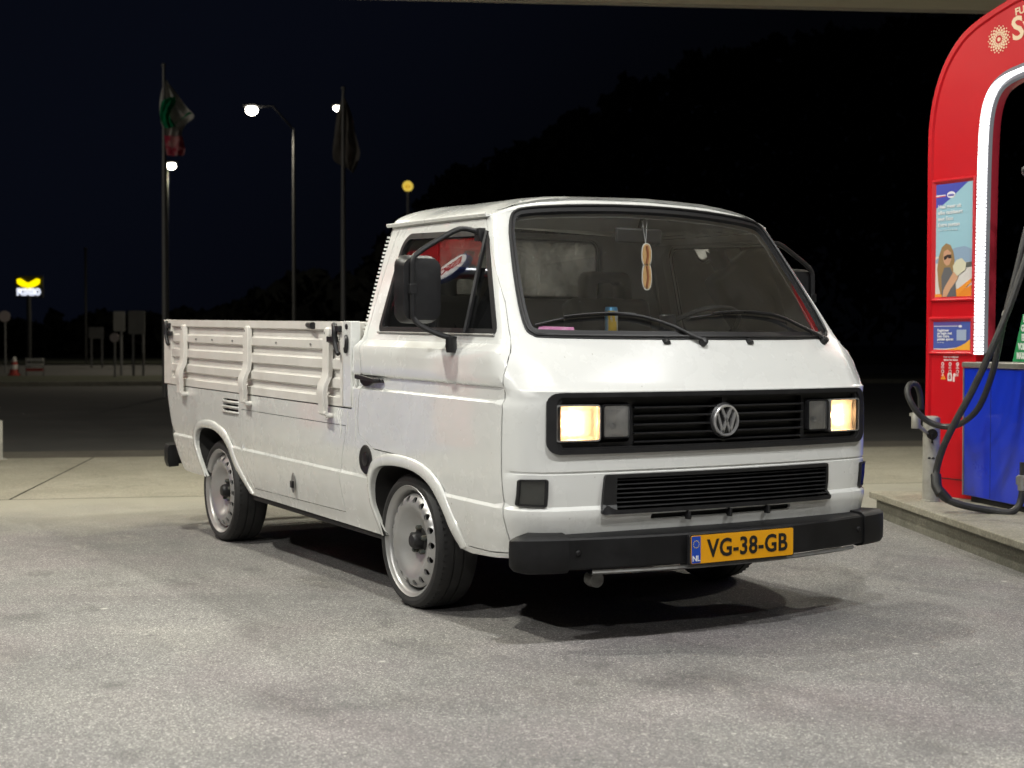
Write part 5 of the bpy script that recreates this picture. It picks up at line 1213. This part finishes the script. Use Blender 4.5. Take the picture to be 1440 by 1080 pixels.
cloth('red_field', [(231,190),(232,200),(234,214),(236,219)], [(256,192),(258,202),(260,212),(259,219)], 29.74, FLR, fa, .06)
fb = thing('flag', 'limp plain dark grey flag hanging from the pole nearer the truck cab', 'flag', t2.location+Vector((0, 0, 4)))
cloth('cloth', [(481,135),(474,160),(470,190),(468,222),(478,232),(490,238)], [(484,136),(494,160),(500,190),(507,215),(504,228),(496,243)], 29.9, FLK, fb)
# lit petrol sign
YL = mat('yellow_light', (1, .8, 0), .5, emit=(1.0, .80, .0), estr=1.3); WL = mat('white_light', (1, 1, 1), .5, emit=(.75, .80, .95), estr=1.1)
def sgn(px_, py_, D): return at(px_, py_, D)
D_ = 62; p = at(41, 480, D_); p.z = 0
ys_ = thing('price_sign', 'far lit sign with a yellow wing shape above a white word', 'lit sign', p)
SR = RT.copy(); SR.z = 0; SR.normalize()
def SX(o, a, z, d=0): return Vector((o.x, o.y, 0))+SR*a+Vector((0, 0, z))-FW*d
mpp = D_/FPX
def q(px_, py_): return ((px_-41)*mpp, at(41, py_, D_).z)
wing = [q(*v) for v in ((25.5,393),(30,392),(36,396),(41,398.5),(46,396),(53,392),(57,393),(56,399),(50,403),(41,405.5),(32,403),(26,399))]
mb = MB(); mb.prism(wing, lambda a, b, d: SX(p, a, b, d), 0, .12); mb.build('wing', YL, ys_, smooth=False)
mb = MB(); a0 = q(25, 415.5); a1 = q(57.5, 406); mb.prism([(a0[0]-.1, a0[1]-.1), (a1[0]+.1, a0[1]-.1), (a1[0]+.1, a1[1]+.55), (a0[0]-.1, a1[1]+.55)], lambda a, b, d: SX(p, a, b, d), -.12, -.01); mb.build('sign_board', HEAD, ys_, smooth=False)
text('FOXGO', .36, MX(SX(p, 0, q(41, 411)[1], .02), SR, (0, 0, 1)), WL, ys_, off=.035, sx=.78)
mb = MB(); mb.tube([p, p+Vector((0, 0, q(41, 416)[1]))], .10, 8); mb.build('pole', HEAD, ys_)
# round yellow lit sign on a pole
D2 = 60; p2 = at(573.5, 480, D2); p2.z = 0; zc = at(573, 262.5, D2).z
rs = thing('round_sign', 'small round yellow lit sign on a grey pole above the cab roof', 'lit sign', p2)
mb = MB(); mb.prism(circle(0, zc, .215, 24), lambda a, b, d: SX(p2, a, b, d), -.06, .06); mb.build('disc', mat('disc_yellow', (.9, .7, .1), .5, emit=(.85, .62, .10), estr=.75), rs, smooth=False)
mb = MB(); mb.prism(circle(-.015, zc-.02, .13, 18), lambda a, b, d: SX(p2, a, b, d), .061, .07); mb.build('face', mat('disc_orange', (.9, .6, .1), .5, emit=(.80, .50, .05), estr=.8), rs, smooth=False)
mb = MB()
for a in (-.085, .045): mb.prism([(a, zc-.07), (a+.03, zc-.07), (a+.055, zc+.0), (a+.03, zc+.0)], lambda a_, b_, d: SX(p2, a_, b_, d), .071, .08)
mb.build('marks', HEAD, rs, smooth=False)
mb = MB(); mb.tube([p2, p2+Vector((0, 0, zc-.2))], .06, 8); mb.build('pole', mat('pole_pale', (.45, .45, .46), .5), rs)
# road signs and the small things by the far kerb
SGB = mat('sign_back', (.16, .16, .155), .6, noise=(3, .4, (.11, .11, .105)))
def board(px0, px1, py0, py1, d, pybase, legs, label, cat='road sign', m=SGB):
    c = at((px0+px1)/2, 480, d); c.z = .06; t = thing('road_sign', label, cat, c)
    k = d/FPX; cx_ = (px0+px1)/2; za, zb_ = at(cx_, py1, d).z, at(cx_, py0, d).z
    mb = MB(); mb.prism(rrect((px0-cx_)*k, (px1-cx_)*k, za, zb_, .03, 2), lambda a, b, dd: SX(c, a, b, dd), 0, .03); mb.build('sign_board', m, t, smooth=False)
    for lx_ in legs:
        mb = MB(); b0 = SX(c, (lx_-cx_)*k, .02, -.04); b1 = SX(c, (lx_-cx_)*k, zb_-.05, -.04); mb.tube([b0, b1], .045, 8); mb.build('leg', POLE, t)
    return t
board(181, 204, 437, 470, 46, 510, (187, 201), 'large blank grey sign board on two legs left of the truck bed')
board(160, 176, 438, 466, 47, 510, (170,), 'narrow grey sign board just left of the large two-legged board')
board(125, 146, 460, 476, 60, 510, (128, 143), 'low grey sign board in the gap behind the round sign')
def round_sign(px_, py_, r_, d, label):
    c = at(px_, 480, d); c.z = .05; z = at(px_, py_, d).z; k = d/FPX; t = thing('road_sign', label, 'road sign', c)
    mb = MB(); mb.prism(circle(0, z, r_*k, 20), lambda a, b, dd: SX(c, a, b, dd), 0, .02); mb.build('sign_disc', mat('sign_face', (.30, .26, .26), .5), t, smooth=False)
    mb = MB(); mb.tube([SX(c, 0, .0, -.03), SX(c, 0, z, -.03)], .035, 8); mb.build('pole', POLE, t)
round_sign(161, 475, 6.5, 44, 'small round traffic sign on a short post by the far kerb')
round_sign(7, 445, 8, 50, 'round traffic sign on a post at the left edge of the picture')
def lean(px_, d, py_, label):
    c = at(px_, 480, d); c.z = .05; z = at(px_, py_, d).z; t = thing('utility_pole', label, 'pole', c); mb = MB(); mb.tube([c, c+Vector((0, 0, z))], .06, 8); mb.build('pole', HEAD, t)
    mb = MB(); mb.sphere(c+Vector((0, 0, z)), .09, 8, 6); mb.build('cap', HEAD, t)
lean(121, 70, 352, 'thin dark pole rising between the lit yellow sign and the sign boards')
# traffic cone-like marker
c = on_z(20, 516, .05); c = at(20, 500, 46); c.z = .06
cn = thing('traffic_cone', 'red and white traffic cone by the far kerb', 'traffic cone', c)
RW_ = mat('cone_red', (.35, .04, .03), .6); CW_ = mat('cone_white', (.5, .5, .48), .6)
mb = MB(); mb.lathe([(.20, 0), (.20, .05), (.155, .06), (.13, .20)], c, (0, 0, 1), 16); mb.build('base', RW_, cn)
mb = MB(); mb.lathe([(.13, .20), (.10, .34)], c, (0, 0, 1), 16); mb.build('band', CW_, cn)
mb = MB(); mb.lathe([(.10, .34), (.08, .44)], c, (0, 0, 1), 16); mb.build('red_band', RW_, cn)
mb = MB(); mb.lathe([(.08, .44), (.055, .58), (0, .60)], c, (0, 0, 1), 16); mb.build('tip', CW_, cn)
c = at(49, 500, 46); c.z = .06
br = thing('barrier', 'low striped road barrier standing right of the traffic cone', 'barrier', c)
for a in (-.27, .27): mb = MB(); mb.tube([SX(c, a, .0), SX(c, a, .62)], .03, 6); mb.build('leg', POLE, br)
for i, z in enumerate((.52, .36, .20)): mb = MB(); mb.prism([(-.27, z), (.27, z), (.27, z+.09), (-.27, z+.09)], lambda a, b, dd: SX(c, a, b, dd), .03, .05); mb.build('board', CW_ if i < 2 else RW_, br, smooth=False)
# grey post cut by the left edge of the frame
c = at(-1, 645, 14.2); c.z = 0
gp = thing('steel_post', 'short grey steel post cut by the left picture edge at the concrete apron', 'post', c)
mb = MB(); mb.bx(c.x-.03, c.x+.03, c.y-.03, c.y+.03, 0, .385); mb.build('upright', GALV, gp, bevel=.006)
mb = MB(); mb.bx(c.x-.06, c.x+.06, c.y-.06, c.y+.06, 0, .012); mb.build('foot_plate', GALV, gp)
# dark wood far behind
wood = MB(); rng = random.Random(3); TN = []; _x = -320
while _x < 2150: TN.append((_x, rng.uniform(-16, 18))); _x += rng.uniform(7, 34)
def tree_h(px_): return interp(px_, [(-300, 470), (0, 462), (120, 452), (230, 440), (330, 425), (430, 395), (500, 385), (570, 310), (650, 245), (800, 170), (950, 95), (1100, 60), (1300, 25), (1500, 10), (1700, 60), (2300, 200)])
for i in range(30000):
    px_ = rng.uniform(-300, 2100); d = rng.uniform(88, 104); ph_ = tree_h(px_)+interp(px_, TN)
    top_ = at(px_, ph_, d).z; c = at(px_, 480, d); zz_ = rng.uniform(.0, 1)**.55*top_
    r = rng.uniform(.35, .85); vs = []
    for k in range(4):
        v = Vector((rng.gauss(0, 1), rng.gauss(0, 1), rng.gauss(0, 1))).normalized()*r; vs.append((c.x+v.x, c.y+v.y, max(.2, zz_+v.z)))
    wood.add(vs, [(0, 1, 2), (0, 2, 3), (0, 3, 1), (1, 3, 2)])
wd_ = wood.build('wood', mat('wood_foliage', (.0022, .003, .002), 1.0), None, smooth=False); tag(wd_, 'dark far-off wood behind the road', 'trees', kind='stuff')

# =========================================================== the neighbouring pump: it shows mirrored in the side window

# added street lamp, unseen left of the frame, to light flags and poles
lp = Vector((-21, -9, 0)); sl = thing('street_lamp', 'added unseen street lamp outside the left edge, lighting the flags and poles', 'street lamp', lp, 'street lamps along the road')
mb = MB(); mb.tube([lp, lp+Vector((0, 0, 8.8))], [.08, .05], 10); mb.build('pole', POLE, sl)
mb = MB(); mb.tube([lp+Vector((0, 0, 8.75)), lp+Vector((.6, .8, 9.0))], .03, 8); mb.build('arm', HEAD, sl); lq = lp+Vector((.75, 1.0, 8.95))
mb = MB(); mb.sphere(lq+Vector((0, 0, .12)), .30, 12, 6, (1, 1, .22)); mb.build('lantern', HEAD, sl)
mb = MB(); mb.sphere(lq, .17, 14, 10, (1, 1, .8)); mb.build('light_bowl', GLOW, sl)
ld = bpy.data.lights.new('street_light', 'POINT'); ld.energy = 950; ld.color = (1, .92, .78); ld.shadow_soft_size = .2
lo = bpy.data.objects.new('street_light', ld); link(lo, sl); lo.location = lq-Vector((0, 0, .3))

D_m = Matrix.Translation((-4.5, -2.9, .17)) @ Matrix.Rotation(PI, 4, 'Z') @ Matrix.Translation((-.32, -AY, 0))
arch2 = make_arch('second red arch with a white LED edge, mirrored in the side window of the cab', True); arch_text(arch2)
flat([(-1.05, 1.46), (-.75, 1.46), (-.75, 2.19), (-1.05, 2.19)], AY-.004, 'poster', fm((.30, .52, .62)), arch2)
arch2.matrix_world = D_m @ Matrix.Translation(arch2.location)
isl2 = thing('pump_island', 'concrete island of the second red arch, beside the passenger side of the truck', 'pump island', (-5.0, -3.3, 0))
mb = MB(); mb.bx(-8.2, -2.6, -3.75, -2.6, -.02, .165); mb.build('top_slab', KERB, isl2, bevel=.01)
pump2 = thing('fuel_pump', 'blue fuel pump cabinet under the second red arch', 'fuel pump', (-5.0, -3.3, .17))
mb = MB(); mb.bx(-5.7, -4.2, -3.45, -2.98, .20, 1.0); mb.build('cabinet', BL, pump2, bevel=.01)
mb = MB(); mb.bx(-5.72, -4.18, -3.47, -2.96, 1.003, 1.04); mb.build('top_rim', METAL, pump2, bevel=.006)
ov = thing('oval_sign', 'backlit white oval sign with red letters and a blue rim, beside the second arch', 'lit sign', (-4.40, -2.80, 3.02))
OVR = Matrix.Translation((-4.40, -2.80, 3.02)) @ Matrix.Rotation(math.radians(-36), 4, 'Y') @ Matrix.Translation((5.25, 3.2, -3.31))
def ovx(v): return OVR @ Vector(v)
mb = MB(ovx); mb.prism(circle(-5.25, 3.31, .20, 32, .125), lambda a, b, d: (a, -3.2+d, b), -.05, 0); mb.build('rim', fm((.01, .05, .35)), ov)
mb = MB(ovx); mb.prism(circle(-5.25, 3.31, .185, 32, .112), lambda a, b, d: (a, -3.2+d, b), .001, .008); mb.build('face', mat('oval_white', (1, 1, 1), .5, emit=(.95, .98, 1), estr=1.4), ov)
text('ESSO', .125, MX((-5.25, -3.188, 3.31), (-1, 0, 0), (0, 0, 1)), mat('oval_red', (.6, .01, .02), .5, emit=(.7, .02, .03), estr=.6), ov, off=.006, xf=ovx)
mb = MB(); mb.tube([(-4.40, -2.84, 3.10), (-4.40, -2.84, 3.22), (-4.40, -2.90, 3.25)], .015, 8); mb.build('hanger', METAL, ov)
scene.render.engine = 'CYCLES'
